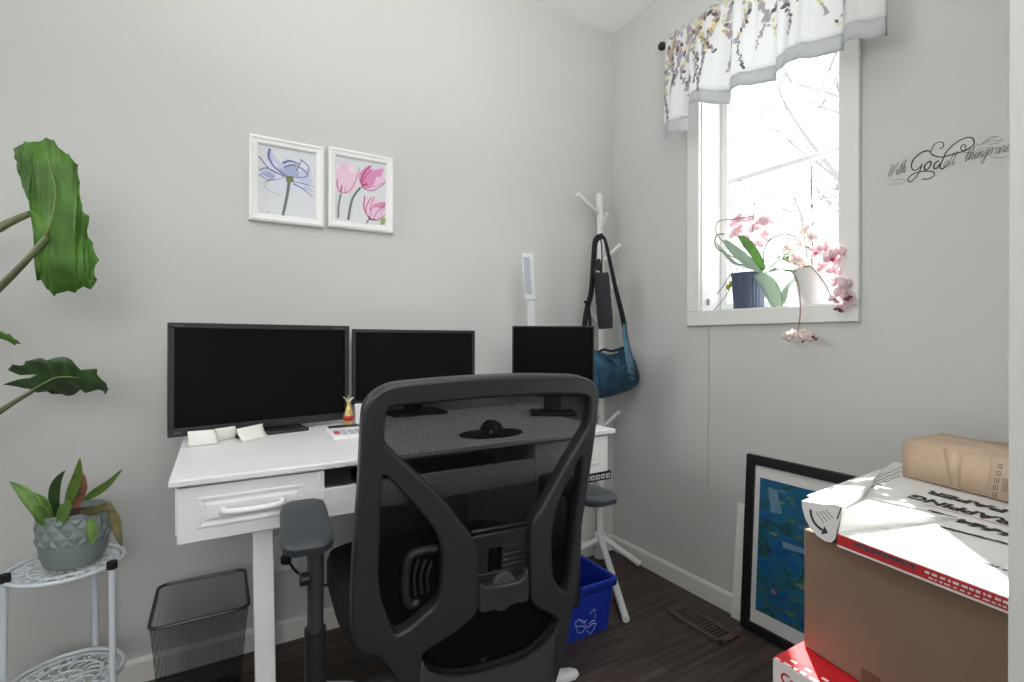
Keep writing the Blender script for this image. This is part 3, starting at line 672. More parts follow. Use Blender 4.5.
# ================================================================== WALL PICTURES
FRW = mat('frame_white', (236, 236, 234), .4)
def wall_picture(label, px, art):
    (u0, v0_), (u1, v1_), (u2, v2_), (u3, v3_) = px
    a, b, c_, d_ = (at(u, v, y=-.018) for u, v in px)     # TL TR BR BL on the frame's front plane
    x0, x1 = (a.x+d_.x)/2, (b.x+c_.x)/2; zt, zb = (a.z+b.z)/2, (c_.z+d_.z)/2
    t = thing('picture_frame', label, 'picture', ((x0+x1)/2, 0, zb), 'framed flower pictures')
    w = .026; m = MB()
    def ring(d, y): return [V((x0+d, y, zb+d)), V((x1-d, y, zb+d)), V((x1-d, y, zt-d)), V((x0+d, y, zt-d))]
    rs = [ring(0, -.001), ring(0, -.014), ring(.003, -.019), ring(.009, -.021), ring(.013, -.018), ring(.018, -.0165), ring(.022, -.0165), ring(w, -.012), ring(w, -.004)]
    for p, q in zip(rs, rs[1:]):
        for k in range(4): m.add([p[k], p[(k+1)%4], q[(k+1)%4], q[k]], [(0,1,2,3)])
    build(m, 'frame', FRW, t, smooth=False)
    build(MB().box((x0+w-.004, -.006, zb+w-.004), (x1-w+.004, -.001, zt-w+.004)), 'sheet', mat('art_paper', (216, 219, 222), .6), t, smooth=False)
    art(t, x0+w, x1-w, zb+w, zt-w)
    return t
def petal(m, p, q, w, mi, y, bend=0, n=9):
    """Leaf-shaped blot from p to q in the sheet plane (2D)."""
    p, q = V((p[0], p[1])), V((q[0], q[1])); d = q-p; s = V((-d.y, d.x)).normalized()
    L = [p + d*(k/n) + s*(bend*math.sin(PI*k/n)+w*math.sin(PI*min(1, (k/n)**.8))) for k in range(n+1)]
    R = [p + d*(k/n) + s*(bend*math.sin(PI*k/n)-w*math.sin(PI*min(1, (k/n)**.8))) for k in range(n+1)]
    for k in range(n): m.add([V((L[k].x, y, L[k].y)), V((L[k+1].x, y, L[k+1].y)), V((R[k+1].x, y, R[k+1].y)), V((R[k].x, y, R[k].y))], [(0,1,2,3)], mi)
def stroke(m, pts, w0, w1, mi, y):
    pts = smooth_path([V((a, 0, b)) for a, b in pts], 6); n = len(pts); rows = []
    for i, p in enumerate(pts):
        t = (pts[min(i+1,n-1)]-pts[max(i-1,0)]).normalized(); s = V((-t.z, 0, t.x))*(w0+(w1-w0)*i/(n-1))/2
        rows.append([V((p.x, y, p.z))+s, V((p.x, y, p.z))-s])
    m.grid(rows, mi)
BL = [mat('blue_wash', (194, 200, 222), .7), mat('blue_mid', (164, 172, 206), .7), mat('blue_ink', (112, 120, 160), .7), mat('stem_grey', (116, 118, 110), .7), mat('olive', (116, 124, 76), .7), mat('pale_wash', (214, 216, 230), .7)]
def art_blue(t, x0, x1, z0, z1):
    W_, H_ = x1-x0, z1-z0; P = lambda a, b: (x0+a*W_, z0+(1-b)*H_)   # a across, b down
    m = MB(); y = -.0064; c_ = P(.53, .43)
    spec = [((.02,.36),.07,0,0),((.02,.42),.05,1,0),((.2,.04),.09,0,.02),((.08,.2),.07,5,0),((.5,.14),.14,0,0),((.75,.08),.11,5,0),((.9,.22),.10,0,-.02),((.99,.42),.07,0,0),((.97,.58),.06,0,0),((.8,.66),.08,5,0),((.25,.6),.10,5,0),((.62,.2),.09,1,0),((.35,.3),.05,1,0)]
    for k, (e_, w_, mi, bd) in enumerate(spec): petal(m, c_, P(*e_), w_*W_*1.5, mi, y-k*.00002, bd)
    y -= .0004
    for pts, w_ in (([(.02,.18),(.2,.34),(.45,.41)], .016), ([(.02,.38),(.15,.33),(.4,.4)], .014), ([(.2,.04),(.18,.16),(.28,.3),(.48,.4)], .030), ([(.02,.44),(.2,.5),(.42,.44)], .012), ([(.42,.22),(.55,.17),(.72,.2)], .03), ([(.44,.28),(.6,.22),(.8,.28),(.84,.36),(.66,.4)], .02), ([(.72,.12),(.86,.2),(.86,.32)], .016), ([(.6,.5),(.78,.56),(.95,.66)], .018), ([(.6,.47),(.8,.48),(.98,.5)], .012), ([(.1,.55),(.22,.48),(.12,.62),(.4,.7)], .006), ([(.66,.3),(.74,.14)], .014)):
        stroke(m, [P(*p) for p in pts], w_*W_*1.6, w_*W_*.8, 2, y)
    stroke(m, [P(.53,.46), P(.5,.66), P(.42,1.0)], .055*W_, .045*W_, 3, y-.0002)
    m.add([V((P(a, b)[0], y-.0004, P(a, b)[1])) for a, b in ((.47,.4),(.6,.39),(.61,.48),(.48,.49))], [(0,1,2,3)], 4)
    stroke(m, [P(.14,.985), P(.2,.955)], .012*W_, .006*W_, 3, y)
    build(m, 'flower_print', BL, t, smooth=False, fix=False)
PK = [mat('pink_wash', (232, 200, 218), .7), mat('pink_mid', (214, 140, 182), .7), mat('magenta', (176, 66, 122), .7), mat('stem_grey', (116, 118, 110), .7), mat('leaf_green', (150, 176, 100), .7), mat('pale_pink', (238, 218, 228), .7)]
def art_pink(t, x0, x1, z0, z1):
    W_, H_ = x1-x0, z1-z0; P = lambda a, b: (x0+a*W_, z0+(1-b)*H_)
    m = MB(); y = -.0064
    def tulip(base, tips, mi_list, w):
        for k, (tp, mi) in enumerate(zip(tips, mi_list)): petal(m, P(*base), P(*tp), w*W_, mi, y-k*.00002, 0, 10)
    tulip((.1,.56), [(.06,.1),(.34,.06),(.2,.04),(.44,.2)], [5,5,0,0], .16)
    tulip((.52,.42), [(.66,.05),(.96,.06),(1.0,.22),(.8,.12)], [1,1,0,1], .13)
    tulip((.7,.88), [(.6,.56),(.8,.52),(.99,.6),(.97,.72)], [0,0,1,0], .13)
    yy = y-.0004
    for pts, w_ in (([(.03,.36),(.04,.5),(.12,.56),(.28,.5),(.4,.3),(.46,.12)], .018), ([(.1,.55),(.12,.44)], .03), ([(.18,.55),(.18,.46)], .014), ([(.48,.36),(.56,.18),(.7,.06)], .035), ([(.5,.4),(.6,.22),(.74,.1)], .02), ([(.5,.42),(.7,.46),(.92,.34),(.99,.26)], .02), ([(.5,.4),(.62,.36)], .05), ([(.55,.44),(.76,.38),(.95,.3)], .012), ([(.57,.55),(.55,.74),(.64,.88),(.8,.92),(.98,.82)], .022), ([(.7,.56),(.6,.72),(.6,.82)], .02), ([(.76,.54),(.68,.74),(.7,.86)], .014), ([(.99,.64),(.84,.76),(.74,.9)], .018), ([(.92,.7),(.9,.84)], .01), ([(.64,.86),(.7,.92),(.78,.9)], .035)):
        stroke(m, [P(*p) for p in pts], w_*W_, w_*W_*.6, 2, yy)
    stroke(m, [P(.1,.58), P(.06,.76), P(.05,.96)], .032*W_, .03*W_, 3, yy); stroke(m, [P(.48,.43), P(.32,.64), P(.24,.97)], .04*W_, .045*W_, 3, yy)
    stroke(m, [P(.66,.9), P(.6,.99)], .03*W_, .025*W_, 3, yy)
    petal(m, P(.97,.86), P(.9,1.0), .05*W_, 4, yy)
    build(m, 'flower_print', PK, t, smooth=False, fix=False)
wall_picture('white picture frame with a blue anemone print, left of the tulip picture', ((249.4,133.4),(324.7,146.2),(324,226.9),(248,220.2)), art_blue)
wall_picture('white picture frame with a pink tulip print, right of the blue flower picture', ((328.3,146.9),(394.6,156.6),(393.4,232.6),(328.3,227.6)), art_pink)

# ================================================================== OUTLET, PLUG
ot = thing('wall_outlet', 'white wall outlet low on the back wall behind the left armrest', 'outlet', (-1.415, 0, .30))
p0 = at(274.6, 536.5, y=-.004); build(MB().box((p0.x, -.006, p0.z-.118), (p0.x+.074, 0, p0.z)), 'cover_plate', WPLAST, ot, bevel=.003)
m = MB(); xx = p0.x+.037
for zc in (p0.z-.036, p0.z-.082):
    for dx, h_ in ((-.007, .009), (.007, .007)): m.box((xx+dx-.001, -.0068, zc-h_/2), (xx+dx+.001, -.0058, zc+h_/2))
build(m, 'socket_slot', BLKM, ot, smooth=False)
pg = at(286, 560, y=-.03)
plug = thing('power_cord', 'black plug and cord in the low wall outlet', 'cord', pg)
build(MB().tube([V((pg.x, -.0075, pg.z)), V((pg.x, -.03, pg.z)), V((pg.x+.008, -.042, pg.z-.004))], [.014, .017, .009], 14), 'plug', BLKM, plug)
cpts = [V((pg.x+.006, -.040, pg.z-.003)), at(296, 571, y=-.06), at(308, 580, y=-.07), at(330, 584, y=-.06), V((-1.2, -.05, .24)), V((-1.05, -.045, .12)), V((-.95, -.05, .006)), V((-.8, -.10, .005))]
build(MB().tube(smooth_path(cpts, 5), .004, 8), 'cord', BLKM, plug)

# ================================================================== WASTE BASKET
wb = thing('waste_basket', 'black wire-mesh waste basket against the back wall beside the desk leg', 'waste basket', (-1.655, -.215, 0))
bx0, bx1, by0, by1, bh = -1.752, -1.540, -.338, -.092, .30; tp = .025
NET2 = mesh_fabric('wire_mesh', (24, 25, 25), .63, .0034, None, .3)
m = MB()
B_ = [V((bx0+tp, by0+tp, .004)), V((bx1-tp, by0+tp, .004)), V((bx1-tp, by1-tp, .004)), V((bx0+tp, by1-tp, .004))]
T_ = [V((bx0, by0, bh)), V((bx1, by0, bh)), V((bx1, by1, bh)), V((bx0, by1, bh))]
def rrect(c4, r, z=None, n=5):
    x0_, y0_, x1_, y1_ = c4[0].x, c4[0].y, c4[2].x, c4[2].y; out = []
    for cx__, cy__, a_ in ((x1_-r, y1_-r, 0), (x0_+r, y1_-r, PI/2), (x0_+r, y0_+r, PI), (x1_-r, y0_+r, 1.5*PI)):
        for k in range(n+1): out.append(V((cx__+r*math.cos(a_+PI/2*k/n), cy__+r*math.sin(a_+PI/2*k/n), c4[0].z if z is None else z)))
    return out
rb, rt = rrect(B_, .02), rrect(T_, .022)
n = len(rb); m.add(rb+rt, [(j, (j+1)%n, n+(j+1)%n, n+j) for j in range(n)])
build(m, 'mesh_side', NET2, wb)
build(MB().poly(rb), 'basket_floor', BLKM, wb, solid=.004)
rim = rrect(T_, .022); build(MB().tube(rim+[rim[0], rim[1]], .0042, 8), 'rim_wire', mat('rim_dark', (58, 58, 58), .35, .4), wb)
build(MB().tube(rb+[rb[0], rb[1]], .004, 8), 'foot_wire', BLKM, wb)

# ================================================================== RECYCLING BIN
rbn = thing('recycling_bin', 'blue plastic recycling bin on the floor beside the chair', 'bin', (-.63, -.38, 0))
BLUE = mat('bin_blue', (28, 58, 176), .45)
c0 = at(609, 628, z=0); hgt = .192
bx1_, by0_ = c0.x, c0.y; bx0_, by1_ = bx1_-.32, by0_+.21
rx = .018
lo = [V((bx0_, by0_, 0)), V((bx1_, by0_, 0)), V((bx1_, by1_, 0)), V((bx0_, by1_, 0))]
rimc = at(618, 579, z=hgt); dy = by0_-rimc.y; dx = max(.006, rimc.x-bx1_)
hi = [V((bx0_-dx, by0_-dy*.8, hgt)), V((bx1_+dx-.006, by0_-dy*.8, hgt)), V((bx1_+dx-.006, by1_+dy*.4, hgt)), V((bx0_-dx, by1_+dy*.4, hgt))]
ri = lambda c4, d: [V((c4[0].x+d, c4[0].y+d, c4[0].z)), V((c4[1].x-d, c4[1].y+d, c4[1].z)), V((c4[2].x-d, c4[2].y-d, c4[2].z)), V((c4[3].x+d, c4[3].y-d, c4[3].z))]
loops = [rrect(lo, .012), rrect(ri(hi, .004), .016), rrect(ri(hi, .007), .014), rrect([p+V((0,0,.006)) for p in ri(lo, .005)], .01)]
n = len(loops[0]); m = MB(); vs = [p for l_ in loops for p in l_]
m.add(vs, [(i*n+j, i*n+(j+1)%n, (i+1)*n+(j+1)%n, (i+1)*n+j) for i in range(3) for j in range(n)]+[tuple(range(n-1,-1,-1)), tuple(range(3*n, 4*n))])
build(m, 'bin_body', BLUE, rbn)
m = MB(); top = rrect(ri(hi, -.003), .018); inn = rrect(ri(hi, .006), .014)
vs = [p-V((0,0,.022)) for p in top]+top+inn+[p-V((0,0,.004)) for p in inn]
m.add(vs, [(i*n+j, i*n+(j+1)%n, (i+1)*n+(j+1)%n, (i+1)*n+j) for i in range(3) for j in range(n)])
build(m, 'bin_rim', BLUE, rbn, solid=.002)
# handle slot and recycling arrows on the front
def on_front(u, v, lift=.001):
    nrm = (lo[1]-lo[0]).cross(hi[0]-lo[0]).normalized()
    if nrm.y > 0: nrm = -nrm
    return at(u, v, pl=(lo[0]+nrm*lift, nrm)), nrm
m = MB()
hq = [on_front(*q, .0035)[0] for q in ((589,590),(604,587.5),(605,589.5),(601,593),(590,595.5))]
m.tube(smooth_path(hq+[hq[0]], 4), .0018, 6); build(m, 'bin_handle', mat('bin_edge_blue', (48, 84, 200), .4), rbn)
arrows = [[(576,627),(575.5,622),(579,619.5),(584,621),(586,625.5),(583,632),(578,633),(576,627)], [(579,619.5),(583,623),(587,620)], [(587,628),(592,624),(596,623),(594,629),(590,634),(586.5,630)], [(590,614),(594,609),(595.5,616),(594,621),(590,622)], [(576,626.5),(585,626)], [(589,623.5),(594,620)]]
m = MB()
for a_ in arrows: m.tube([on_front(*q, .0022)[0] for q in a_], .0008, 5)
m.tube([on_front(594, 609.5, .0022)[0], on_front(595.2, 609.5, .0022)[0]], .0015, 5)
build(m, 'recycling_mark', mat('white_ink', (205, 212, 232), .6), rbn, smooth=False)

# ================================================================== LEANING FRAME AND PANEL
def lean(u0, v0_, u1, v1_, xb, xt): return None
fr = thing('leaning_picture', 'large black-framed blue pond-like print leaning on the window wall', 'picture', (-.045, -.93, 0))
FY0, FY1, FH = -1.165, -.708, .593
def FP(y, h, n=0):      # leaning plane: foot at x=-.048, head near the wall
    f = h/FH; return V((-.046+.034*f - n, y, .002+h*.998))
def fbox(m, ya, yb, ha, hb, n0, n1): return m.hexa([FP(ya,ha,n0),FP(yb,ha,n0),FP(yb,ha,n1),FP(ya,ha,n1),FP(ya,hb,n0),FP(yb,hb,n0),FP(yb,hb,n1),FP(ya,hb,n1)])
m = MB(); bw = .031
fbox(m, FY0, FY1, 0, bw, -.008, .010); fbox(m, FY0, FY1, FH-bw, FH, -.008, .010); fbox(m, FY0, FY0+bw, bw, FH-bw, -.008, .010); fbox(m, FY1-bw, FY1, bw, FH-bw, -.008, .010)
build(m, 'frame', mat('frame_black', (18, 18, 18), .5), fr, bevel=.0015)
m = MB(); fbox(m, FY0+bw-.002, FY1-bw+.002, bw-.002, FH-bw+.002, -.004, .001); build(m, 'mat_board', mat('mat_white', (222, 222, 220), .7), fr, smooth=False)
pw = .018; ptop = .047; pbot = .052
m = MB(); fbox(m, FY0+bw+pw, FY1-bw-pw, bw+pbot-.006, FH-bw-ptop+.006, .0012, .0018); prm = m
def fq(u, v, n): return at(u, v, pl=(FP(0, 0, n), (FP(0,1,0)-FP(0,0,0)).cross(V((0,1,0))).normalized()))
m = prm; rr = random.Random(17)
for k in range(46):
    y_ = rr.uniform(FY0+bw+pw+.03, FY1-bw-pw-.024); h_ = rr.choice((rr.uniform(.11, .30), rr.uniform(.34, .50))); a_ = rr.uniform(.008, .022)
    m.poly([FP(y_+a_*math.cos(t)*rr.uniform(.9, 1.1), h_+a_*.42*math.sin(t), .0019+.000004*k) for t in [2*PI*j/14 for j in range(14)]], 1+k % 4)
build(m, 'print', [painting_mat(), mat('patch_green', (62, 104, 84), .5), mat('patch_teal', (52, 108, 124), .5), mat('patch_moss', (92, 122, 84), .5), mat('patch_deep', (26, 66, 92), .5)], fr, smooth=False)
m = MB(); c_ = fq(773.5, 592, .0026)
for k in range(5):
    a = 2*PI*k/5; m.poly([c_+V((-.0003*(k%2), math.cos(a+t)*r_, math.sin(a+t)*r_)) for t, r_ in ((0, .002), (.4, .007), (.8, .009), (1.2, .006))])
build(m, 'pink_bloom', mat('pink_paint', (210, 110, 140), .5), fr, smooth=False)
for q_ in (((782,541),(806,549.5),(806,555),(783,547.5)), ((768,487),(777,490),(782,514),(771,512))):
    build(MB().poly([fq(u, v, .0022) for u, v in q_]), 'pale_streak', mat('pale_blue_paint', (104, 138, 166), .4), fr, smooth=False)
wp = MB(); A_, B2, C2, D2 = V((-.034, -.662, .004)), V((-.034, -.90, .004)), V((-.0125, -.90, .41)), V((-.0125, -.668, .41))
A_ = V((-.031, -.656, .002)); 
wp.prism([A_, B2, C2, D2], V((.004, 0, 0))); 
tag(build(wp, 'white_panel', PAPER, origin=(-.03, -.75, 0), smooth=False), 'thin white board leaning on the wall behind the black picture frame', 'board')

# ================================================================== BOXES
CARD = mat('cardboard', (136, 113, 94), .85, var=.05, vscale=5, bump=.03, bscale=90)
# red-topped printer box at the bottom
pb = thing('printer_box', 'red-topped white box at the bottom of the carton stack', 'box', (-.4, -1.38, 0))
PZ = .373
px0, py1 = -.682, -1.212
REDM = mat('box_red', (206, 30, 40), .35); WBX = mat('box_white', (226, 222, 220), .4)
m = MB().box((px0, -1.566, 0), (-.03, py1, PZ), 1); 
o = build(m, 'box_body', [WBX, WBX], pb, bevel=.0015)
m = MB().box((px0+.001, -1.565, PZ), (-.031, py1-.001, PZ+.0012)); build(m, 'box_lid', REDM, pb, smooth=False)
m = MB(); rr = random.Random(3)
y = py1-.004
while y > -1.40:
    d_ = rr.uniform(.006, .02); m.box((px0+.0, y-d_, PZ+.0012), (px0+rr.uniform(.003, .007), y, PZ+.0018)); y -= d_+rr.uniform(.004, .012)
for k, yy in enumerate((-1.235, -1.262, -1.292)): m.box((px0+.018, yy-.012, PZ+.0012), (px0+.024, yy, PZ+.0017))
build(m, 'lid_print', mat('box_print_white', (240, 225, 225), .5), pb, smooth=False)
fy = V((0,-1,0)); fz = V((0,0,1)); fx = V((-1,0,0))
cpos = at(780.5, 681, x=px0-.0008)
build(text_mb('Canon', .028, (V((px0-.0008, cpos.y, cpos.z)), fy, fz, fx), bold=.0006, sx=.9), 'brand_lettering', mat('canon_red', (190, 20, 40), .5), pb, smooth=False)

# brown moving carton on it
BC = V((-.595, -1.223, 0)); bdir = V((-.187, -.98, 0)).normalized()      # along its left face, towards the camera
bin_ = V((-bdir.y, bdir.x, 0));                                            # into the box (+X-ish)
if bin_.x < 0: bin_ = -bin_
bz0, bz1 = PZ+.0022, .612
mc = thing('moving_carton', 'big plain brown carton in the middle of the stack', 'box', BC+V((0,0,bz0)))
LN, WN = .345, .44
p4 = [BC, BC+bdir*LN, V((-.12, -1.565, 0)), BC+bin_*.44]
m = MB().hexa([p+V((0,0,bz0)) for p in p4]+[p+V((0,0,bz1)) for p in p4]); build(m, 'carton_body', CARD, mc, bevel=.003)
tp_ = at(868, 678, pl=(BC-bin_*.0008, bin_))
m = MB().hexa([tp_+bdir*a-bin_*b+V((0,0,z)) for z in (-.02, .012) for a, b in ((-.012, -.0005), (.02, -.0005), (.02, .0006), (-.012, .0006))]); build(m, 'carton_tape', mat('tape_brown', (112, 82, 60), .5), mc, smooth=False)

# white printed packing-paper carton lying on top: top plane rises slightly towards the wall
TPN = (V((-.65, -1.4, .637)), V((-.051, 0, 1)).normalized())
def TP(u, v, lift=0): return at(u, v, pl=(TPN[0]+V((0,0,lift)), TPN[1]))
pk = thing('paper_carton', 'flat white printed carton with a red edge on the brown carton', 'box', (-.55, -1.40, bz1))
WTOP = mat('carton_white', (232, 232, 230), .5, bump=.02, bscale=30)
fpl = (BC-bin_*.004, bin_)
K0, K1, K2, K3 = TP(838, 533), at(843.5, 507, pl=fpl), at(802.5, 500.5, pl=fpl), TP(884, 468.5)
far = V((-.06, K3.y+.012, 0)); near = V((-.06, -1.560, 0))
lift = lambda p: V((p.x, p.y, .637+.051*(p.x+.65)))
e0 = TP(1010, 598); slope_dir = (e0-K0); K9 = K0 + slope_dir*((-1.563-K0.y)/slope_dir.y)
top = [K0, K1, K2, K3, lift(far), lift(near), K9]
top = [p if k in (1, 2) else lift(p) for k, p in enumerate(top)]
m = MB(); n = len(top); bot = [V((p.x, p.y, bz1+.0015 if k not in (1, 2) else p.z-.005)) for k, p in enumerate(top)]
m.add(top+bot, [(0,1,2,3), (0,3,4,5,6), tuple(range(2*n-1, n-1, -1))]+[((i+1)%n, i, n+i, n+(i+1)%n) for i in range(n)])
build(m, 'carton_top', WTOP, pk, smooth=False)
# red edge strip with a white lower line along the front
fdir = V(((K9-K0).x, (K9-K0).y, 0)).normalized(); fn = V((fdir.y, -fdir.x, 0)); fn = fn if fn.x < 0 else -fn
ez = lambda s: .637+.051*((K0+fdir*s).x+.65)
def EP(s, z, n): p = K0+fdir*s+fn*n; return V((p.x, p.y, z))
LE = (V((K9.x, K9.y, 0))-V((K0.x, K0.y, 0))).length
m = MB(); m.hexa([EP(0, bz1+.002, .0), EP(LE, bz1+.002, .0), EP(LE, bz1+.002, .0012), EP(0, bz1+.002, .0012), EP(0, ez(0)-.002, .0), EP(LE, ez(LE)-.002, .0), EP(LE, ez(LE)-.002, .0012), EP(0, ez(0)-.002, .0012)])
build(m, 'red_edge', mat('edge_red', (190, 48, 52), .45), pk, smooth=False)['label'] = 'red strip along the front edge'
m = MB(); m.hexa([EP(0, bz1+.0016, .0), EP(LE, bz1+.0016, .0), EP(LE, bz1+.0016, .0018), EP(0, bz1+.0016, .0018), EP(0, bz1+.005, .0), EP(LE, bz1+.005, .0), EP(LE, bz1+.005, .0018), EP(0, bz1+.005, .0018)])
build(m, 'edge_line', WBX, pk, smooth=False)
INK = mat('black_ink', (40, 40, 42), .6); GINK = mat('grey_ink', (120, 120, 122), .6)
m = MB(); s = .03; k = 0     # jagged crest print on the strip
while s < .125:
    zt_ = bz1+.019; zb_ = bz1+.009+.006*((k*7)%3)/2
    m.add([EP(s, zt_, .0019), EP(s+.006, zt_, .0019), EP(s+.003+.004*(k%2), zb_, .0019)], [(0,1,2)]); s += .005; k += 1
m.add([EP(.028, bz1+.018, .0019), EP(.128, bz1+.018, .0019), EP(.128, bz1+.0215, .0019), EP(.034, bz1+.0215, .0019)], [(0,1,2,3)])
build(m, 'edge_crest', mat('ink_grey_dark', (86, 82, 86), .6), pk, smooth=False)
m = MB(); rr = random.Random(5)
for zc, h_, s0 in ((bz1+.0165, .004, .14), (bz1+.0095, .0025, .145)):
    s = s0
    while s < LE-.02:
        d_ = rr.uniform(.003, .008); m.add([EP(s, zc-h_/2, .0019), EP(s+d_, zc-h_/2, .0019), EP(s+d_, zc+h_/2, .0019), EP(s, zc+h_/2, .0019)], [(0,1,2,3)]); s += d_+rr.uniform(.0015, .004)
build(m, 'edge_lettering', WBX, pk, smooth=False)
# printed words on the top: read from the wall side (upside down from here)
tn = TPN[1]; tx = (-fdir); tx = (tx - tn*tx.dot(tn)).normalized(); ty = tn.cross(tx)
def ttext(s, u, v, size, mt, name='lettering', bold=0, shear=0, sx=1, align='RIGHT'):
    p = TP(u, v); p = lift(p)+tn*.0012
    return build(text_mb(s, size, (p, tx, ty, tn), bold=bold, shear=shear, sx=sx, align=align), name, mt, pk, smooth=False)
def tq(u, v): return lift(TP(u, v))+tn*.0010
ttext('WRAPPING', 914, 495, .042, INK, bold=.0014, sx=1.0)
ttext('PAPER', 931, 491, .036, INK, bold=.0014, sx=1.35)
ttext('U-HAUL', 931, 511, .030, INK, bold=.0018, shear=.3, sx=1.4)
ttext('THIS FLAP FIRST', 972, 558, .0115, GINK, bold=.0002, sx=1.3)
ttext('CLOSE THIS FLAP LAST', 866, 522, .010, mat('pale_ink', (190, 190, 190), .6), sx=1.25)
m = MB(); a_, b_ = tq(925, 505), tq(1012, 528); s_ = (b_-a_).normalized().cross(tn)*.0016; m.add([a_-s_, b_-s_, b_+s_, a_+s_], [(0,1,2,3)]); build(m, 'red_rule', mat('rule_red', (206, 120, 130), .6), pk, smooth=False)
m = MB(); rr = random.Random(11)
for k in range(16):   # jagged banner
    f = k/15; c_ = tq(944+f*66, 528+f*17); h_ = rr.uniform(.004, .011)
    m.add([c_+tx*.009-ty*h_*.5, c_-tx*.009-ty*h_*.2, c_-tx*.006+ty*h_*.6, c_+tx*.005+ty*h_*.3], [(0,1,2,3)])
build(m, 'banner_print', mat('banner_grey', (70, 70, 72), .6), pk, smooth=False)
ttext('READ BOTH SIDES', 958, 536, .008, mat('banner_grey', (70, 70, 72), .6), sx=1.3) if False else None
m = MB(); rr = random.Random(2)
for r_ in range(3):
    for k in range(9):
        f = k/8; c_ = tq(876+f*26-r_*2, 478-f*10.5+r_*4.5); m.add([c_+ty*.0035, c_+tx*.006, c_-ty*.0035, c_-tx*.006], [(0,1,2,3)])
build(m, 'corner_print', mat('banner_grey', (70, 70, 72), .6), pk, smooth=False)
# rounded tuck flap drooping over the left corner, with the curved arrow
FLN = (K1-K2).cross(V((0,0,1))).normalized(); FLN = FLN if FLN.x < 0 else -FLN
fl_o = K2 + FLN*.0035
def FQ(u, v, n=0): return at(u, v, pl=(fl_o+FLN*n, FLN))
shape = [(802.5,500.5),(803,507),(806,518),(811,527.5),(818,535.5),(826,541),(832,542.5),(836,539),(838,530),(841,519),(843.5,507.5),(838,504.5),(824,504)]
m = MB(); m.prism([FQ(*q) for q in shape], FLN*.0025); o = build(m, 'tuck_flap', WTOP, pk, smooth=False)
arr = smooth_path([FQ(810.5, 509.5, .003), FQ(811.5, 516.5, .003), FQ(815, 523.5, .003), FQ(819.5, 528, .003), FQ(822.5, 530.2, .003)], 4)
m = MB(); rows = []
for i, p in enumerate(arr):
    t = (arr[min(i+1, len(arr)-1)]-arr[max(i-1, 0)]).normalized(); q = t.cross(FLN)*.0026; rows.append([p-q, p+q])
m.grid(rows); m.add([FQ(821, 534.5, .003), FQ(828, 533, .003), FQ(824.5, 526, .003)], [(0,1,2)])
for k in range(4):
    a_, b_ = FQ(816+k*3.2, 512-k*.6, .003), FQ(824+k*3, 523-k*1.6, .003); s_ = (b_-a_).normalized().cross(FLN)*.0007; m.add([a_-s_, b_-s_, b_+s_, a_+s_], [(0,1,2,3)])
a_, b_ = FQ(837, 519, .003), FQ(841.5, 507, .003); s_ = (b_-a_).normalized().cross(FLN)*.0012; m.add([a_-s_, b_-s_, b_+s_, a_+s_], [(0,1,2,3)])
build(m, 'flap_print', mat('flap_ink', (58, 58, 60), .6), o, smooth=False)
# oval print and crease ridges on the flap top
m = MB()
cc = [tq(839+11*math.cos(t)+0*math.sin(t), 493+3.0*math.sin(t)-3.5*math.cos(t)) for t in [2*PI*k/24 for k in range(25)]]
for a_, b_ in zip(cc, cc[1:]): s_ = (b_-a_).normalized().cross(tn)*.0009; m.add([a_-s_, b_-s_, b_+s_, a_+s_], [(0,1,2,3)])
build(m, 'faint_oval', mat('faint_ink', (196, 196, 198), .6), pk, smooth=False)
m = MB(); m.tube([lift(TP(808, 498))+V((0,0,.004)), lift(TP(850, 482))+V((0,0,.003)), lift(TP(880, 471))+V((0,0,.002))], .0035, 6, flat=.5); build(m, 'paper_fold', WTOP, pk)

# small brown parcel
pz = lift(V((-.2, 0, 0))).z+.004
C0, C1 = TP(902.5, 477), TP(1010, 505); C0 = V((C0.x, C0.y, 0)); C1 = V((C1.x, C1.y, 0))
d0 = (C1-C0).normalized(); C1 = C0+d0*min((C1-C0).length, (C0.y+1.555)/abs(d0.y)); inn = V((-d0.y, d0.x, 0)); inn = inn if inn.x > 0 else -inn
par = thing('parcel_box', 'small creased kraft parcel on top of the white carton', 'box', V((C0.x, C0.y, pz)))
hgt = at(903, 441.5, d=(at(902.5, 477, pl=TPN)-CAM).dot(FW)).z - pz
dw = max(.06, min(.14, (-.012-max(C0.x, C1.x))/max(.3, inn.x)))
rows = []; KR = mat('kraft_paper', (206, 180, 154), .8, var=.05, vscale=18, bump=.15, bscale=28)
m = MB(); NS, NT = 12, 5; rr = random.Random(9)
def parcel_pt(a, b, c_):   # a along, b across, c up
    p = C0.lerp(C1, a) + inn*dw*b; z = pz + hgt*c_
    if c_ > .9: z += .012*b + .002*math.sin(a*5+b*3)
    return V((p.x, p.y, z))
faces = []
def pgrid(fn, nu, nv): m.grid([[fn(i/nu, j/nv) for j in range(nv+1)] for i in range(nu+1)])
pgrid(lambda s, t: parcel_pt(s, 0, t), 8, 2); pgrid(lambda s, t: parcel_pt(s, 1, t), 8, 2); pgrid(lambda s, t: parcel_pt(0, s, t), 3, 2); pgrid(lambda s, t: parcel_pt(1, s, t), 3, 2); pgrid(lambda s, t: parcel_pt(s, t, 1), 8, 3); pgrid(lambda s, t: parcel_pt(s, t, 0), 8, 3)
o = build(m, 'parcel_body', KR, par, ang=30)
bm_ = bmesh.new(); bm_.from_mesh(o.data); bmesh.ops.remove_doubles(bm_, verts=bm_.verts, dist=.0004); bmesh.ops.recalc_face_normals(bm_, faces=bm_.faces); bm_.to_mesh(o.data); bm_.free()

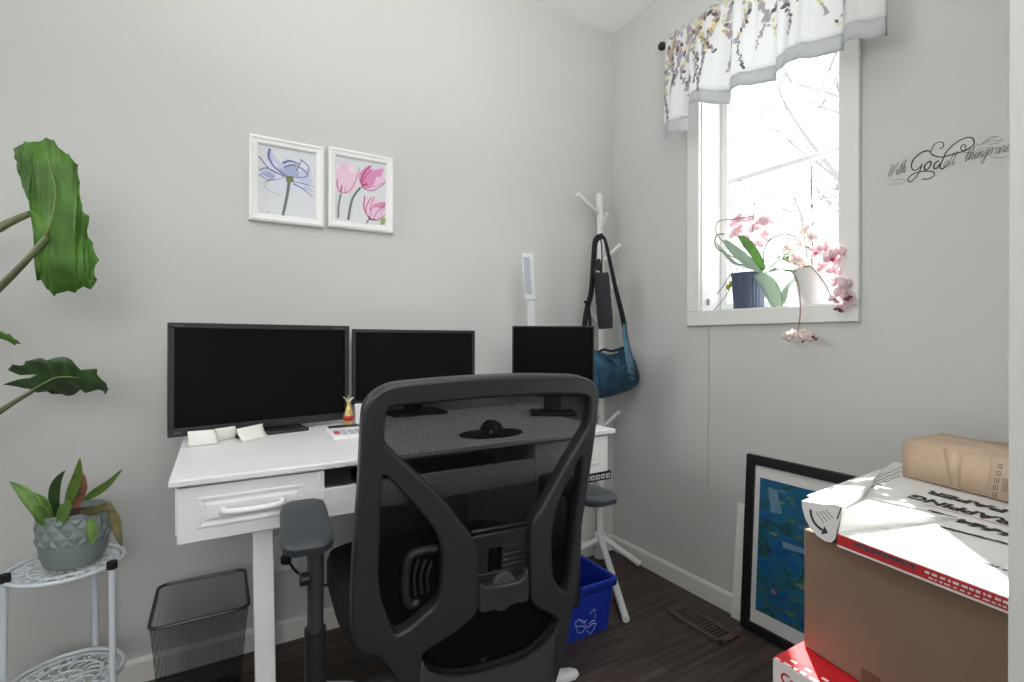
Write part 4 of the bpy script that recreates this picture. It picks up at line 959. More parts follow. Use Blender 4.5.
pn = -inn
def PQ(u, v, n=.001): return at(u, v, pl=(C0+pn*n, pn))
m = MB(); m.add([PQ(943,448,.0008), PQ(961,451,.0008), PQ(960,489,.0008), PQ(950,487,.0008)], [(0,1,2,3)]); build(m, 'parcel_tape', mat('tape_tan', (208, 182, 156), .35), par, solid=.0006)
m = MB(); m.add([PQ(991,456,.0008), PQ(1010,459,.0008), PQ(1010,503,.0008), PQ(986,496,.0008)], [(0,1,2,3)]); lb_ = build(m, 'parcel_label', mat('label_tan', (206, 184, 160), .6), par, solid=.0006)
m = MB()
for (u, v) in ((1000.5,466.5),(998.5,473.5),(997,480.5),(995.5,487.5),(994.8,495)):
    c_ = [PQ(u+du, v+dv, .0016) for du, dv in ((-2.1,-2.2),(2.0,-1.8),(1.6,2.3),(-2.5,1.8))]
    for k in range(4):
        a_, b_ = c_[k], c_[(k+1)%4]; s_ = (b_-a_).normalized().cross(pn)*.0006; m.add([a_-s_, b_-s_, b_+s_, a_+s_], [(0,1,2,3)])
    m.add([PQ(u-.8, v+.9, .0016), PQ(u+.9, v+.9, .0016), PQ(u, v-1, .0016)], [(0,1,2)])
for k in range(4):
    a_, b_ = PQ(1003+k*1.6, 478+k*.3, .0016), PQ(1002+k*1.6, 492+k*.3, .0016); s_ = V((0, .0004, 0)); m.add([a_-s_, b_-s_, b_+s_, a_+s_], [(0,1,2,3)])
build(m, 'label_print', mat('label_ink', (112, 98, 84), .6), lb_, smooth=False)

# ================================================================== WALL LETTERING
# slanted script drawn as strokes in a (x right, y up) letter space
GL = {
 'W': (1.05, [[(0,.9),(.08,1),(.14,.9),(.16,0),(.5,.95),(.52,0),(.95,1.05)]]),
 'i': (.34, [[(0,.2),(.12,.5),(.14,.05),(.22,0),(.34,.2)], [(.16,.68),(.18,.72)]]),
 't': (.36, [[(0,.2),(.18,.95),(.14,.08),(.22,0),(.36,.2)], [(.02,.58),(.32,.62)]]),
 'h': (.55, [[(0,.2),(.2,1.0),(.16,1.05),(.1,.9),(.1,0),(.26,.5),(.38,.45),(.38,.08),(.46,0),(.55,.2)]]),
 'a': (.5, [[(.36,.45),(.2,.52),(.06,.3),(.1,.03),(.24,.05),(.38,.5),(.36,.06),(.42,0),(.5,.2)]]),
 'l': (.34, [[(0,.2),(.2,.9),(.18,1.05),(.1,.95),(.12,.05),(.2,0),(.34,.2)]]),
 'n': (.56, [[(0,.3),(.08,.5),(.08,0),(.26,.5),(.38,.45),(.38,.08),(.46,0),(.56,.2)]]),
 'g': (.5, [[(.36,.45),(.2,.52),(.06,.3),(.1,.05),(.24,.05),(.38,.5),(.34,-.4),(.2,-.5),(.1,-.35),(.5,.2)]]),
 's': (.38, [[(0,.2),(.2,.55),(.3,.2),(.2,0),(.06,.06)], [(.2,.02),(.38,.2)]]),
 'r': (.38, [[(0,.2),(.1,.58),(.16,.48),(.26,.46),(.22,.08),(.28,0),(.38,.2)]]),
 'e': (.38, [[(0,.2),(.2,.32),(.22,.5),(.1,.48),(.06,.15),(.16,0),(.38,.2)]]),
}
dec = thing('wall_lettering', 'black script wall lettering beside the window', 'wall decal', (0, -1.24, 1.44))
SINK = mat('decal_ink', (112, 112, 109), .6); SINK2 = mat('decal_black', (58, 57, 58), .6)
def wdec(y, z): return V((-.0012, y, z))
def ribbon(m, pts, w):
    k = len(pts)
    rows = []
    for i, p in enumerate(pts):
        t = (pts[min(i+1,k-1)]-pts[max(i-1,0)])
        t = t.normalized() if t.length > 1e-9 else V((0,-1,0))
        s = t.cross(V((1,0,0)))*(w[i] if isinstance(w, list) else w)/2; rows.append([p-s, p+s])
    m.grid(rows)
def script(m, word, p0, p1, hgt_, w, slant=.32):
    """Write word from wall point p0 to p1 (y,z)."""
    tot = sum(GL[c][0] for c in word); d = V((0, p1[0]-p0[0], p1[1]-p0[1])); Lg = d.length; d.normalize(); upv = V((0,0,1))
    sc_ = Lg/tot; x = 0
    for c in word:
        for st in GL[c][1]:
            pts = [wdec(p0[0], p0[1]) + d*((x+a)*sc_+slant*b*hgt_) + upv*b*hgt_ for a, b in st]
            ribbon(m, smooth_path(pts, 5), w)
        x += GL[c][0]
def WP(u, v): p = at(u, v, x=-.0012); return (p.y, p.z)
m = MB()
script(m, 'With', WP(886.5, 177.5), WP(905, 172.5), .032, .0013)
build(m, 'lettering', SINK, dec, smooth=False, fix=False)
m = MB(); script(m, 'all', WP(942.5, 168), WP(954.5, 164), .028, .0011); build(m, 'lettering', SINK, dec, smooth=False, fix=False)
m = MB(); script(m, 'things', WP(964, 161.5), WP(991.5, 154.5), .030, .0014); build(m, 'lettering', SINK, dec, smooth=False, fix=False)
m = MB(); script(m, 'are', WP(994, 154.5), WP(1009, 151), .028, .0012); build(m, 'lettering', SINK, dec, smooth=False, fix=False)
def dpx(pts): return [at(870+a/6.649, 120+b/6.649, x=-.0012) for a, b in pts]
m = MB()
G_ = dpx([(400,215),(385,205),(345,215),(295,255),(275,300),(285,330),(310,332),(340,305),(345,290),(335,330),(305,380),(270,410),(252,400),(265,375),(310,350),(370,340),(420,345),(425,370),(390,392),(345,392)])
ribbon(m, smooth_path(G_, 5), [.0022]*5+[.0034]*15+[.0026]*200)
ribbon(m, smooth_path(dpx([(400,220),(408,200),(430,160),(470,145),(490,160),(480,185),(460,190)]), 5), .002)
ribbon(m, smooth_path(dpx([(402,222),(430,238),(480,246),(560,225),(640,200),(690,160),(680,120),(630,120),(560,160),(510,210),(480,270),(465,315),(485,325),(500,305)]), 5), .0028)
ribbon(m, smooth_path(dpx([(640,190),(620,205),(603,190),(615,165),(635,168),(628,188)]), 5), .002)
ribbon(m, smooth_path(dpx([(395,275),(365,300),(365,330),(385,325),(405,295),(400,275),(385,280)]), 5), .0034)
ribbon(m, smooth_path(dpx([(460,270),(430,290),(425,320),(445,320),(470,285)]), 5), .0034)
o = build(m, 'large_lettering', SINK2, dec, smooth=False, fix=False)
m = MB()
for a_ in ([(610,215),(680,215),(760,185),(850,185)], [(800,245),(870,250),(940,230)], [(705,155),(730,165),(790,120),(840,115)], [(720,170),(790,140),(880,135)], [(770,160),(800,115),(860,110)], [(790,165),(850,150),(890,125)], [(135,425),(200,425),(240,405)], [(140,405),(190,395),(250,400)]):
    ribbon(m, smooth_path(dpx(a_), 5), .0016)
build(m, 'flourish', mat('decal_pale', (150, 150, 147), .7), dec, smooth=False, fix=False)
# thin cord on the wall under the window
m = MB().tube([at(709, 326, x=-.004), at(708.2, 400, x=-.003), at(707.2, 488, x=-.003)], .0012, 6)
tag(build(m, 'hanging_cord', mat('cord_pale', (190, 190, 186), .7), origin=at(708, 480, x=-.003)), 'thin pale cord hanging on the wall below the window', 'cord')

# ================================================================== CURTAIN VALANCE
ROD_Z = at(661, 47, x=-.085).z; RX = -.085
rod = thing('curtain_rod', 'dark curtain rod with a ball end above the window', 'curtain rod', (RX, -.76, ROD_Z))
RODM = mat('rod_dark', (34, 32, 32), .4, .3)
rs = at(663, 47, x=RX)
build(MB().tube([V((RX, rs.y-.01, ROD_Z)), V((RX, -1.20, ROD_Z))], .007, 12), 'rod', RODM, rod)
for yy in (rs.y, -1.21): build(MB().ball(V((RX, yy+.005 if yy > -1 else yy, ROD_Z)), .0165, 18), 'finial', RODM, rod)
for yy in (-.47, -1.13):
    build(MB().tube([V((0, yy, ROD_Z-.012)), V((RX*.6, yy, ROD_Z-.012)), V((RX, yy, ROD_Z-.009))], .005, 8), 'rod_bracket', RODM, rod)
val = thing('window_valance', 'white leaf-patterned valance with a grey hem over the window', 'curtain', (RX, -.76, ROD_Z-.3))
VY0, VY1 = rs.y-.030, -1.165
SEG = [(0, .155, 1.772, 1.768), (.155, .38, 1.860, 1.800), (.38, .60, 1.828, 1.803), (.60, .86, 1.826, 1.800), (.86, 1.001, 1.806, 1.786)]
def vseg(y):
    f = max(0, min(1, (VY0-y)/(VY0-VY1)))
    for a, b, z0_, z1_ in SEG:
        if f <= b: return f, (f-a)/(b-a), z0_, z1_
def vz_hem(y):
    f, s_, z0_, z1_ = vseg(y); return z0_+(z1_-z0_)*s_ + .006*math.sin(s_*PI*2)
def vx(y, t):
    f, s_, _, _ = vseg(y)
    return RX - .014 - (.010+.034*t)*max(0, math.sin(PI*s_))**.6 - .004*math.sin(f*95+t)*(1-.4*t) - .004*math.sin(f*43+2)
def VS(y, t, lift=0):
    zt = ROD_Z+.006; return V((min(vx(y, t)-lift, -.020), y, zt + (vz_hem(y)-zt)*t))
VAL = mat('valance_cloth', (236, 237, 236), .8, trans=.5, bump=.05, bscale=120)
HEM = mat('hem_grey', (206, 208, 210), .8, trans=.35)
NYv, NT = 300, 14
rows = [[VS(VY0+(VY1-VY0)*i/NYv, t/NT*.875) for t in range(NT+1)] for i in range(NYv+1)]
build(MB().grid(rows), 'valance_cloth', VAL, val, solid=.001)
rows = [[VS(VY0+(VY1-VY0)*i/NYv, .868+.132*t/3, .0012) for t in range(4)] for i in range(NYv+1)]
build(MB().grid(rows), 'valance_hem', HEM, val, solid=.002)
# gathered heading over the rod
rows = []
for i in range(NYv+1):
    y = VY0+(VY1-VY0)*i/NYv; r_ = []
    for a in range(9):
        th = PI*1.25*a/8 - .3
        rr_ = .013+.005*math.sin(i*1.3)+.004*math.sin(i*.47)
        r_.append(V((RX-math.cos(th)*rr_, y, ROD_Z+math.sin(th)*(rr_+.006))))
    rows.append(r_)
build(MB().grid(rows), 'valance_heading', VAL, val, solid=.001)
# printed leaves
LEAF = [mat('leaf_lilac', (176, 168, 180), .8, trans=.3), mat('leaf_yellow', (228, 218, 178), .8, trans=.3), mat('leaf_dark', (110, 104, 112), .8, trans=.25), mat('leaf_grey', (180, 180, 182), .8, trans=.3), mat('leaf_ochre', (208, 184, 136), .8, trans=.3), mat('twig_print', (112, 98, 98), .8, trans=.2)]
m = MB(); rr = random.Random(21)
def vleaf(y, t, ln, wd_, ang, mi):
    pts = []
    for k in range(10):
        a = 2*PI*k/10; lx_ = ln*math.cos(a); ly_ = wd_*math.sin(a)*(1-.3*math.cos(a))
        yy = y+lx_*math.cos(ang)-ly_*math.sin(ang); tt = t-(lx_*math.sin(ang)+ly_*math.cos(ang))/.30
        yy = max(VY1, min(VY0, yy)); tt = max(0, min(.99, tt)); pts.append(VS(yy, tt, .0022))
    m.poly(pts, mi)
sprays = [(.03,.12,.98), (.06,.02,.62), (.10,.02,.55), (.15,.04,.72), (.20,.03,.78), (.25,.05,.88), (.30,.0,.5), (.38,.02,.72), (.46,.1,.85), (.55,.05,.7), (.60,.1,.62), (.66,.15,.75), (.72,.05,.5), (.79,.1,.7), (.86,.2,.82), (.93,.25,.7)]
for f0, t0, t1 in sprays:
    n_ = int((t1-t0)*44*(1.35 if f0 < .32 else .8)); 
    for k in range(n_):
        g = k/n_; f = f0 + .018*math.sin(g*8+f0*40) + rr.gauss(0, .014*(1-g*.75)); t = t0+(t1-t0)*g
        sz = (.0115 if g < .6 else .0078)*rr.uniform(.7, 1.15)
        mi = rr.choice((0,0,1,1,2,3,4,0)) if g < .55 else rr.choice((0,2,3,0,2))
        if f0 > .5: mi = rr.choice((0,3,1,3,0,2))
        vleaf(VY0+(VY1-VY0)*max(.005, min(.995, f)), t, sz, sz*.55, rr.uniform(0, 2*PI), mi)
build(m, 'leaf_print', LEAF, val, smooth=False, fix=False)

# ================================================================== ORCHIDS
PET = mat('petal_pink', (252, 236, 239), .6, trans=.6, var=.02, vscale=40); PETW = mat('petal_white', (252, 244, 242), .6, trans=.6)
LIP = mat('lip_magenta', (202, 70, 122), .5); BUD = mat('bud_maroon', (110, 60, 70), .6); STEM = mat('orchid_stem', (134, 118, 108), .6)
LFG = mat('orchid_leaf', (116, 160, 84), .45, trans=.45, var=.15, vscale=12); LFP = mat('orchid_leaf_pale', (172, 190, 174), .4, trans=.4)
def blossom(c, r, face, parent, mt=PET, roll=0, lipm=LIP, lipr=.14):
    c = V(c); f = V(face).normalized(); a = f.cross(V((0,0,1))).normalized(); b = a.cross(f)
    m = MB()
    for k, (an, ln, wd_) in enumerate(((90,1,.42),(210,.95,.4),(330,.95,.4),(15,1.0,.62),(165,1.0,.62))):
        an = math.radians(an)+roll; d = a*math.cos(an)+b*math.sin(an); s = f.cross(d); rows = []
        for i in range(5):
            g = i/4; w_ = wd_*r*math.sin(PI*min(.97, .12+.86*g))**.7
            p = c + d*r*ln*g + f*(.12*r*math.sin(PI*g) - .10*r*g*(k > 2) + .02*r*(k > 2))
            rows.append([p-s*w_+f*.05*r, p, p+s*w_+f*.05*r])
        m.grid(rows, 0)
    m.ball(c+f*.16*r-b*.16*r, r*lipr, 10, 1, (1, 1, .8)); m.ball(c+f*.26*r-b*.32*r, r*.08, 8, 1)
    return build(m, 'blossom', [mt, lipm], parent, solid=.0009)
def strap_leaf(mid, wd_, nrm, mt, parent, fold=.15, name='leaf', pw=.6):
    mid = smooth_path([V(p) for p in mid], 4); n_ = len(mid); rows = []; nrm = V(nrm).normalized()
    for i, p in enumerate(mid):
        t = (mid[min(i+1,n_-1)]-mid[max(i-1,0)]).normalized(); s = t.cross(nrm).normalized(); nn = s.cross(t); g = i/(n_-1)
        w_ = wd_*max(.02, math.sin(PI*min(1, .08+.92*g)))**pw
        rows.append([p-s*w_+nn*fold*w_, p-s*w_*.5+nn*fold*.3*w_, p, p+s*w_*.5+nn*fold*.3*w_, p+s*w_+nn*fold*w_])
    return build(MB().grid(rows), name, mt, parent, solid=.0012)
SZ = WZ0+.008
# dark ribbed pot
o1 = thing('potted_orchid', 'orchid with broad green leaves in a ribbed dark blue-grey pot on the window sill', 'orchid', (.048, -.668, SZ))
pc = V((.048, -.668, SZ)); ph = .130
prof = [(.046, 0), (.050, .004), (.054, .05), (.058, ph-.012), (.060, ph-.010), (.060, ph), (.054, ph), (.052, ph-.02), (.02, ph-.022)]
build(MB().lathe(prof, pc, 56, fn=lambda i, j, r: r*(1-.035*(j % 2)) if 1 <= i <= 3 else r), 'pot', mat('pot_slate', (74, 84, 106), .5), o1, ang=20)
OX = .02
for mid, w_, mt in (([(762,272),(748,262),(735,251),(724,240)], .020, LFP), ([(764,270),(755,254),(744,240),(738,236)], .016, LFG), ([(766,270),(778,262),(790,252),(802,248)], .013, LFG), ([(756,272),(768,284),(776,300),(780,309)], .026, LFP), ([(768,272),(784,268),(800,270),(812,276)], .014, LFG), ([(756,270),(744,266),(733,262),(716,243)], .008, LFP)):
    pts = [at(u, v, x=OX-.006*i_) for i_, (u, v) in enumerate(mid)]
    strap_leaf(pts, w_, (-.6, .1, .8), mt, o1)
stems1 = [[(754,270),(752,240),(754,205),(752,190),(748,182),(738,180)], [(754,205),(762,194),(774,180)], [(754,216),(735,219),(719,221),(716,232),(724,243)], [(756,268),(735,258),(717,248),(716,236),(724,234)], [(752,268),(740,268),(731,274),(722,288),(717,294)], [(738,266),(728,292),(714,310)], [(764,262),(764,250),(770,240),(784,234),(797,238),(806,246)], [(758,262),(772,260),(786,254),(800,260),(810,268)]]
for k, sp_ in enumerate(stems1): build(MB().tube(smooth_path([at(u, v, x=.03-.01*min(3, i_)) for i_, (u, v) in enumerate(sp_)], 5), .0017 if k not in (3, 6) else .0024, 6), 'stem', STEM, o1)
rr = random.Random(4)
for k in range(15):
    u, v = 736+rr.uniform(-3, 32), 228+rr.uniform(-12, 17)
    blossom(at(u, v, x=.065+rr.uniform(-.02, .02)), .024, (-1, -.3+rr.uniform(-.5, .5), rr.uniform(-.3, .4)), o1, PET, rr.uniform(-.4, .4), mat('lip_pale', (236, 190, 202), .5))
for k, (u, v) in enumerate(((731,284),(728,287))): build(MB().ball(at(u, v, x=.05), .009, 10, sc=(.7, 1, 1.3)), 'yellow_leaf', mat('leaf_yellowed', (176, 178, 60), .5, trans=.3), o1)
# white pot
o2 = thing('potted_orchid', 'orchid with trailing pale pink blossoms in a plain white pot on the window sill', 'orchid', (.045, -.893, SZ))
pc = V((.045, -.893, SZ)); ph = .118
build(MB().lathe([(.036, 0), (.039, .004), (.046, .06), (.053, ph-.006), (.054, ph), (.049, ph), (.046, ph-.02), (.02, ph-.022)], pc, 40), 'pot', mat('pot_white', (226, 224, 224), .4), o2)
stems2 = [([(812,268),(804,262),(792,256),(784,258)], 0), ([(796,254),(806,262),(816,272),(825,284),(831,296),(838,302)], 1), ([(784,267),(792,272),(798,284),(800,300),(800,318),(798,332),(803,338)], 1), ([(812,268),(810,252),(806,246),(797,240),(786,238)], 0), ([(813,250),(812,220),(812,206),(811,180)], 0), ([(806,246),(818,252),(830,262)], 1)]
for sp_, fwd in stems2: build(MB().tube(smooth_path([at(u, v, x=(.03-.022*i_ if fwd else .03-.004*i_)) for i_, (u, v) in enumerate(sp_)], 5), .0022, 6), 'stem', STEM, o2)
for mid, w_, mt in (([(806,270),(794,270),(780,268),(768,272)], .016, LFP), ([(806,270),(796,278),(786,290),(784,304)], .018, LFP), ([(810,268),(796,262),(784,258),(772,260)], .016, LFG)):
    strap_leaf([at(u, v, x=.03-.008*i_) for i_, (u, v) in enumerate(mid)], w_, (-.6, .1, .8), mt, o2)
spots = [(806,231,.026),(812,238,.024),(800,243,.022),(787,248,.022),(796,258,.027),(803,263,.024),(816,252,.026),(826,248,.030),(832,258,.032),(838,252,.026),(822,266,.024),(834,270,.026),(836,282,.022),(845,284,.022),(840,292,.022),(848,296,.022),(834,299,.020),(851,302,.018),(843,306,.018)]
for k, (u, v, r_) in enumerate(spots):
    hot = k in (6, 8)
    blossom(at(u, v, x=-.005-.004*(k % 5)-.0015*k), r_*.86, (-1, -.5+rr.uniform(-.4, .4), rr.uniform(-.35, .2)), o2, PET if k > 5 else PETW, rr.uniform(-.5, .5), LIP if hot else mat('lip_pale', (236, 190, 202), .5), .24 if hot else .14)
for u, v in ((846,299),(850,297),(838,309),(841,311),(836,309)): build(MB().ball(at(u, v, x=-.05), .006, 10, sc=(1, 1.3, .8)), 'bud', BUD, o2)
for u, v, r_ in ((787,337,.020),(794,335,.020),(803,334,.018),(808,338,.017)): blossom(at(u, v, x=-.068), r_, (-1, -.3+rr.uniform(-.4, .4), -.2), o2, PETW, rr.uniform(-.5, .5), mat('lip_pale', (236, 190, 202), .5))
for u, v in ((803,341),(813,337),(816,339)): build(MB().ball(at(u, v, x=-.068), .005, 8), 'bud', BUD, o2)
# slim plant supports
tag(build(MB().tube([V((.085, at(813, 240, x=.085).y, SZ)), at(811.5, 165, x=.085)], .0022, 6).ball(at(812, 206, x=.085), .006, 8), 'plant_stake', STEM, origin=V((.085, at(813, 240, x=.085).y, SZ))), 'thin upright plant stake with a knob behind the white orchid pot', 'stake')

# ================================================================== PLANT STAND AND POT
PSW = mat('stand_paint', (214, 222, 228), .45)
ps_ = thing('plant_stand', 'two-tier white metal plant stand at the left of the back wall', 'plant stand', (-1.918, -.236, 0))
PC = V((-1.918, -.236, 0)); ZT, ZL = .452, .185
legs = [at(4.5, 577, z=.470), at(112, 563.5, z=.470), V((-1.885, -.122, .44))]
for k, p in enumerate(legs):
    f = V((p.x, p.y, 0)); out = (f-PC); out.normalize()
    foot = f + out*.006; foot.z = .0
    topz = .462 if k < 2 else .455
    lg = build(MB().tube([foot, V((p.x, p.y, topz))], .0072, 12), 'leg', PSW, ps_)
    build(MB().tube([V((p.x, p.y, topz-.004)), V((p.x, p.y, topz+.014))], .0105, 14), 'leg_cap', BLKM, lg, bevel=.002)['label'] = 'black cap'
def filigree(z, r, name):
    m = MB(); n = 48
    ringp = [PC+V((math.cos(2*PI*k/n)*r, math.sin(2*PI*k/n)*r, z)) for k in range(n+1)]
    for rr_, w_ in ((r, .0048), (r-.012, .0028), (r*.62, .003), (r*.28, .003)):
        p = [PC+V((math.cos(2*PI*k/n)*rr_, math.sin(2*PI*k/n)*rr_, z+(.004 if rr_ == r else 0))) for k in range(n+2)]
        m.tube(p, w_, 8)
    for k in range(16):
        a = 2*PI*k/16; q = lambda rad, da: PC+V((math.cos(a+da)*rad, math.sin(a+da)*rad, z))
        m.tube(smooth_path([q(r*.28, 0), q(r*.42, .12), q(r*.55, -.02), q(r*.62, -.12)], 3), .0022, 6)
        m.tube(smooth_path([q(r*.62, 0), q(r*.74, .16), q(r*.86, .10), q(r*.82, -.05), q(r*.72, -.02), q(r*.76, .06)], 3), .0024, 6)
        m.tube([q(r*.82, -.06), q(r-.01, -.16)], .0024, 6)
    for k in range(6):
        a = 2*PI*k/6; m.tube([PC+V((0,0,z)), PC+V((math.cos(a)*r*.28, math.sin(a)*r*.28, z))], .0025, 6)
    return build(m, name, PSW, ps_)
filigree(ZT, .108, 'upper_tray'); filigree(ZL, .108, 'lower_tray')
pp = thing('potted_plant', 'small leafy plant in a grey faceted pot on the white plant stand', 'potted plant', (-1.902, -.246, ZT+.006))
pc = V((-1.902, -.246, ZT+.0065)); ph = .130; n = 32
rings = [(.042, 0), (.053, .006), (.063, .032), (.0655, .060)]
vs = [pc+V((math.cos(2*PI*k/n)*r_, math.sin(2*PI*k/n)*r_, z)) for r_, z in rings for k in range(n)]
for r_, z in ((.0655, .120), (.069, .122), (.069, ph), (.0625, ph), (.060, ph-.018), (.02, ph-.02)): vs += [pc+V((math.cos(2*PI*k/n)*r_, math.sin(2*PI*k/n)*r_, z)) for k in range(n)]
K = len(vs)//n; fs = [(i*n+j, i*n+(j+1)%n, (i+1)*n+(j+1)%n, (i+1)*n+j) for i in range(K-1) for j in range(n)]+[tuple(range(n-1,-1,-1))]
PGG = mat('pot_grey_green', (132, 144, 142), .45)
build(MB().add(vs, fs), 'pot', PGG, pp, ang=40)
nf_ = 14; zr = [.057, .075, .093, .111]; m = MB(); vs = []; fs = []
pv_ = lambda k, z, r_: pc+V((math.cos(2*PI*k/nf_)*r_, math.sin(2*PI*k/nf_)*r_, z))
for i in range(-1, 3):
    for k in range(nf_):
        zb_, zm_, zt_ = (.059+.0205*i, .0795+.0205*i, .100+.0205*i); o_ = .5*(i % 2)
        zb_, zt_ = max(.0585, zb_), min(.1215, zt_); zm_ = max(.0585, min(.1215, zm_))
        b_ = len(vs); vs += [pv_(k+o_, zb_, .0667), pv_(k+o_+.5, zm_, .0667), pv_(k+o_, zt_, .0667), pv_(k+o_-.5, zm_, .0667), pv_(k+o_, (zb_+zt_)/2, .0708)]
        fs += [(b_, b_+1, b_+4), (b_+1, b_+2, b_+4), (b_+2, b_+3, b_+4), (b_+3, b_, b_+4)]
build(m.add(vs, fs), 'facet_band', PGG, pp, smooth=False, fix=False)
build(MB().lathe([(.0605, ph-.016), (.03, ph-.010), (.002, ph-.008)], pc, 24, close=False), 'soil', mat('soil', (58, 40, 32), .95, bump=.6, bscale=120), pp)
GR1 = mat('leaf_mid', (92, 122, 52), .5, trans=.15, var=.2, vscale=25); GR2 = mat('leaf_deep', (62, 84, 46), .5, trans=.1, var=.15, vscale=20); GR3 = mat('leaf_light', (122, 158, 84), .5, trans=.2, var=.15, vscale=20)
BRL = mat('leaf_dry', (170, 116, 92), .7, trans=.15, var=.25, vscale=25); OLV = mat('leaf_olive', (96, 92, 52), .6, trans=.1, var=.25, vscale=25)
dp = 1.145
for k, (mid, w_, mt, dd) in enumerate((([(42,523),(35,506),(24,492),(9.5,481.5)], .015, GR3, 0), ([(52,520),(47,507),(41,499),(33,493)], .010, GR1, .01), ([(58,516),(54.5,498),(57.5,482),(65,470.5)], .0125, GR2, .03), ([(66,511),(72,494),(78,476),(80,457.5)], .013, GR1, 0), ([(75,510),(79,496),(83,486),(83.5,473)], .014, BRL, .03), ([(84,500),(95,493),(108,484),(122.5,469)], .0105, GR1, .02), ([(89,519),(92,528),(93,538),(93.5,544)], .012, GR1, -.06), ([(108,508),(114,516),(118,532),(122,547)], .011, OLV, 0), ([(60,525),(63,516),(67,506),(68.5,500)], .014, GR3, -.03), ([(52,526),(46,519),(40,510),(34,506)], .016, GR1, -.03), ([(80,512),(95,511),(108,506),(115,512)], .010, OLV, -.01))):
    pts = [at(u, v, d=dp+dd-.006*i_) for i_, (u, v) in enumerate(mid)]
    lf = strap_leaf(pts, w_*.92, (-.2, -1, .3), mt, pp, .25, pw=1.0)
    if mt is BRL: lf['label'] = 'dry brown leaf'

# ================================================================== LARGE-LEAVED PLANT AT LEFT
al = thing('elephant_ear_plant', 'tall plant with big scalloped green leaves reaching in at the left', 'plant', (-2.42, -.42, 0))
base_p = V((-2.42, -.42, 0))
build(MB().lathe([(.11, 0), (.12, .01), (.145, .24), (.15, .25), (.14, .25), (.13, .22), (.03, .215)], base_p, 36), 'pot', mat('pot_terracotta', (150, 146, 140), .7), al)
build(MB().lathe([(.131, .218), (.05, .225), (.002, .227)], base_p, 24, close=False), 'soil', mat('soil', (58, 40, 32), .95), al)
def big_leaf(outline, d, mt, name, mid, amp=.006, tilt=(0, 0), scallop=True):
    """Leaf blade outline met with a slanting plane, veined and rippled."""
    cu_, cv_ = sum(p[0] for p in outline)/len(outline), sum(p[1] for p in outline)/len(outline)
    o2_ = []
    for k, (p, q) in enumerate(zip(outline, outline[1:]+outline[:1])):
        o2_.append(p); dx_, dy_ = q[0]-p[0], q[1]-p[1]; ln_ = math.hypot(dx_, dy_)
        if ln_ > 5 and scallop:
            ix, iy = cu_-(p[0]+q[0])/2, cv_-(p[1]+q[1])/2; il = math.hypot(ix, iy); a_ = min(1.8, .14*ln_)
            o2_ += [(p[0]+dx_*.72+ix/il*a_, p[1]+dy_*.72+iy/il*a_)]
    outline = o2_
    nrm = (FW + RT*tilt[0] + UP*tilt[1]).normalized(); org = at(cu_, cv_, d=d)
    P = [at(u, v, pl=(org, nrm)) for u, v in outline]
    bm = bmesh.new(); vv = [bm.verts.new(p) for p in P]; f = bm.faces.new(vv)
    bmesh.ops.triangulate(bm, faces=[f]); bmesh.ops.subdivide_edges(bm, edges=bm.edges[:], cuts=3, use_grid_fill=True)
    bmesh.ops.triangulate(bm, faces=bm.faces[:])
    ma, mb_ = at(*mid[0], pl=(org, nrm)), at(*mid[1], pl=(org, nrm)); ax = (mb_-ma).normalized()
    for v in bm.verts:
        q = v.co-ma; s = q.dot(ax); lat = (q-ax*s).length
        v.co += nrm*(lat*.07 + amp*math.sin((s*.7+lat*1.2)*170)*min(1, lat/.03))
    me = bpy.data.meshes.new(name); og = off_of(al); 
    for v in bm.verts: v.co -= og
    bmesh.ops.recalc_face_normals(bm, faces=bm.faces[:]); bm.to_mesh(me); bm.free(); me.materials.append(mt)
    o = bpy.data.objects.new(name, me); COL.objects.link(o); OFF[o.name] = og
    return finish(o, name, al, og, True, 0, .0014, ang=60)
AL1 = mat('alocasia_light', (80, 124, 46), .5, trans=.2, var=.2, vscale=16); AL2 = mat('alocasia_dark', (50, 78, 38), .4, trans=.08, var=.3, vscale=14); AL3 = mat('petiole', (104, 112, 78), .6, var=.15, vscale=20)
LO1 = [(11,147.5),(18.7,145),(22.4,140.5),(32.4,141.5),(46,137.5),(53.6,139.5),(60,148.7),(68.6,153.7),(76.8,163.7),(75,175),(76,190),(80,200),(81,210),(88,215),(87,222),(86,230),(91,242),(93.5,249.7),(97.7,259.6),(93.5,269.6),(96,279.6),(88.5,282),(89.8,289.6),(82,287),(74.8,293),(64.8,292),(53.6,296.5),(46,289.6),(47.4,282),(36,280.8),(40,273),(38.6,259.6),(45,250),(46,240),(51,228),(47,218),(30,209.8),(25,196),(20,186),(21,181),(17.5,173.6),(20,166),(12.5,157.4)]
big_leaf(LO1, 1.10, AL1, 'leaf', ((56,183),(60,270)), .0035, (-.35, .1))
mdr = smooth_path([at(47,233,d=1.085), at(53,215,d=1.082), at(55.5,190,d=1.082), at(50,165,d=1.082), at(45,146,d=1.085)], 5)
build(MB().tube(mdr, [.003-.002*i/(len(mdr)-1) for i in range(len(mdr))], 8), 'midrib', mat('midrib', (104, 130, 62), .6), al)
LO2 = [(3,384.5),(16,380),(29.3,378.2),(51.3,377.3),(36.7,375.4),(20.5,375),(7.3,370),(11,365),(22,366),(23.5,361.8),(36.7,359.6),(44,361.8),(51.3,358.9),(66,358.4),(72,364),(80.7,369.6),(96,369.6),(96.8,374.3),(102.7,381.6),(108.5,389),(105,394.8),(104,391),(94,391),(85,393),(79,391),(72,396.3),(55.7,394.8),(48.4,392.6),(38,392.6),(27.9,389),(14.7,386)]
big_leaf(LO2, 1.16, AL2, 'leaf', ((30,384),(98,377)), .003, (.1, .6), False)
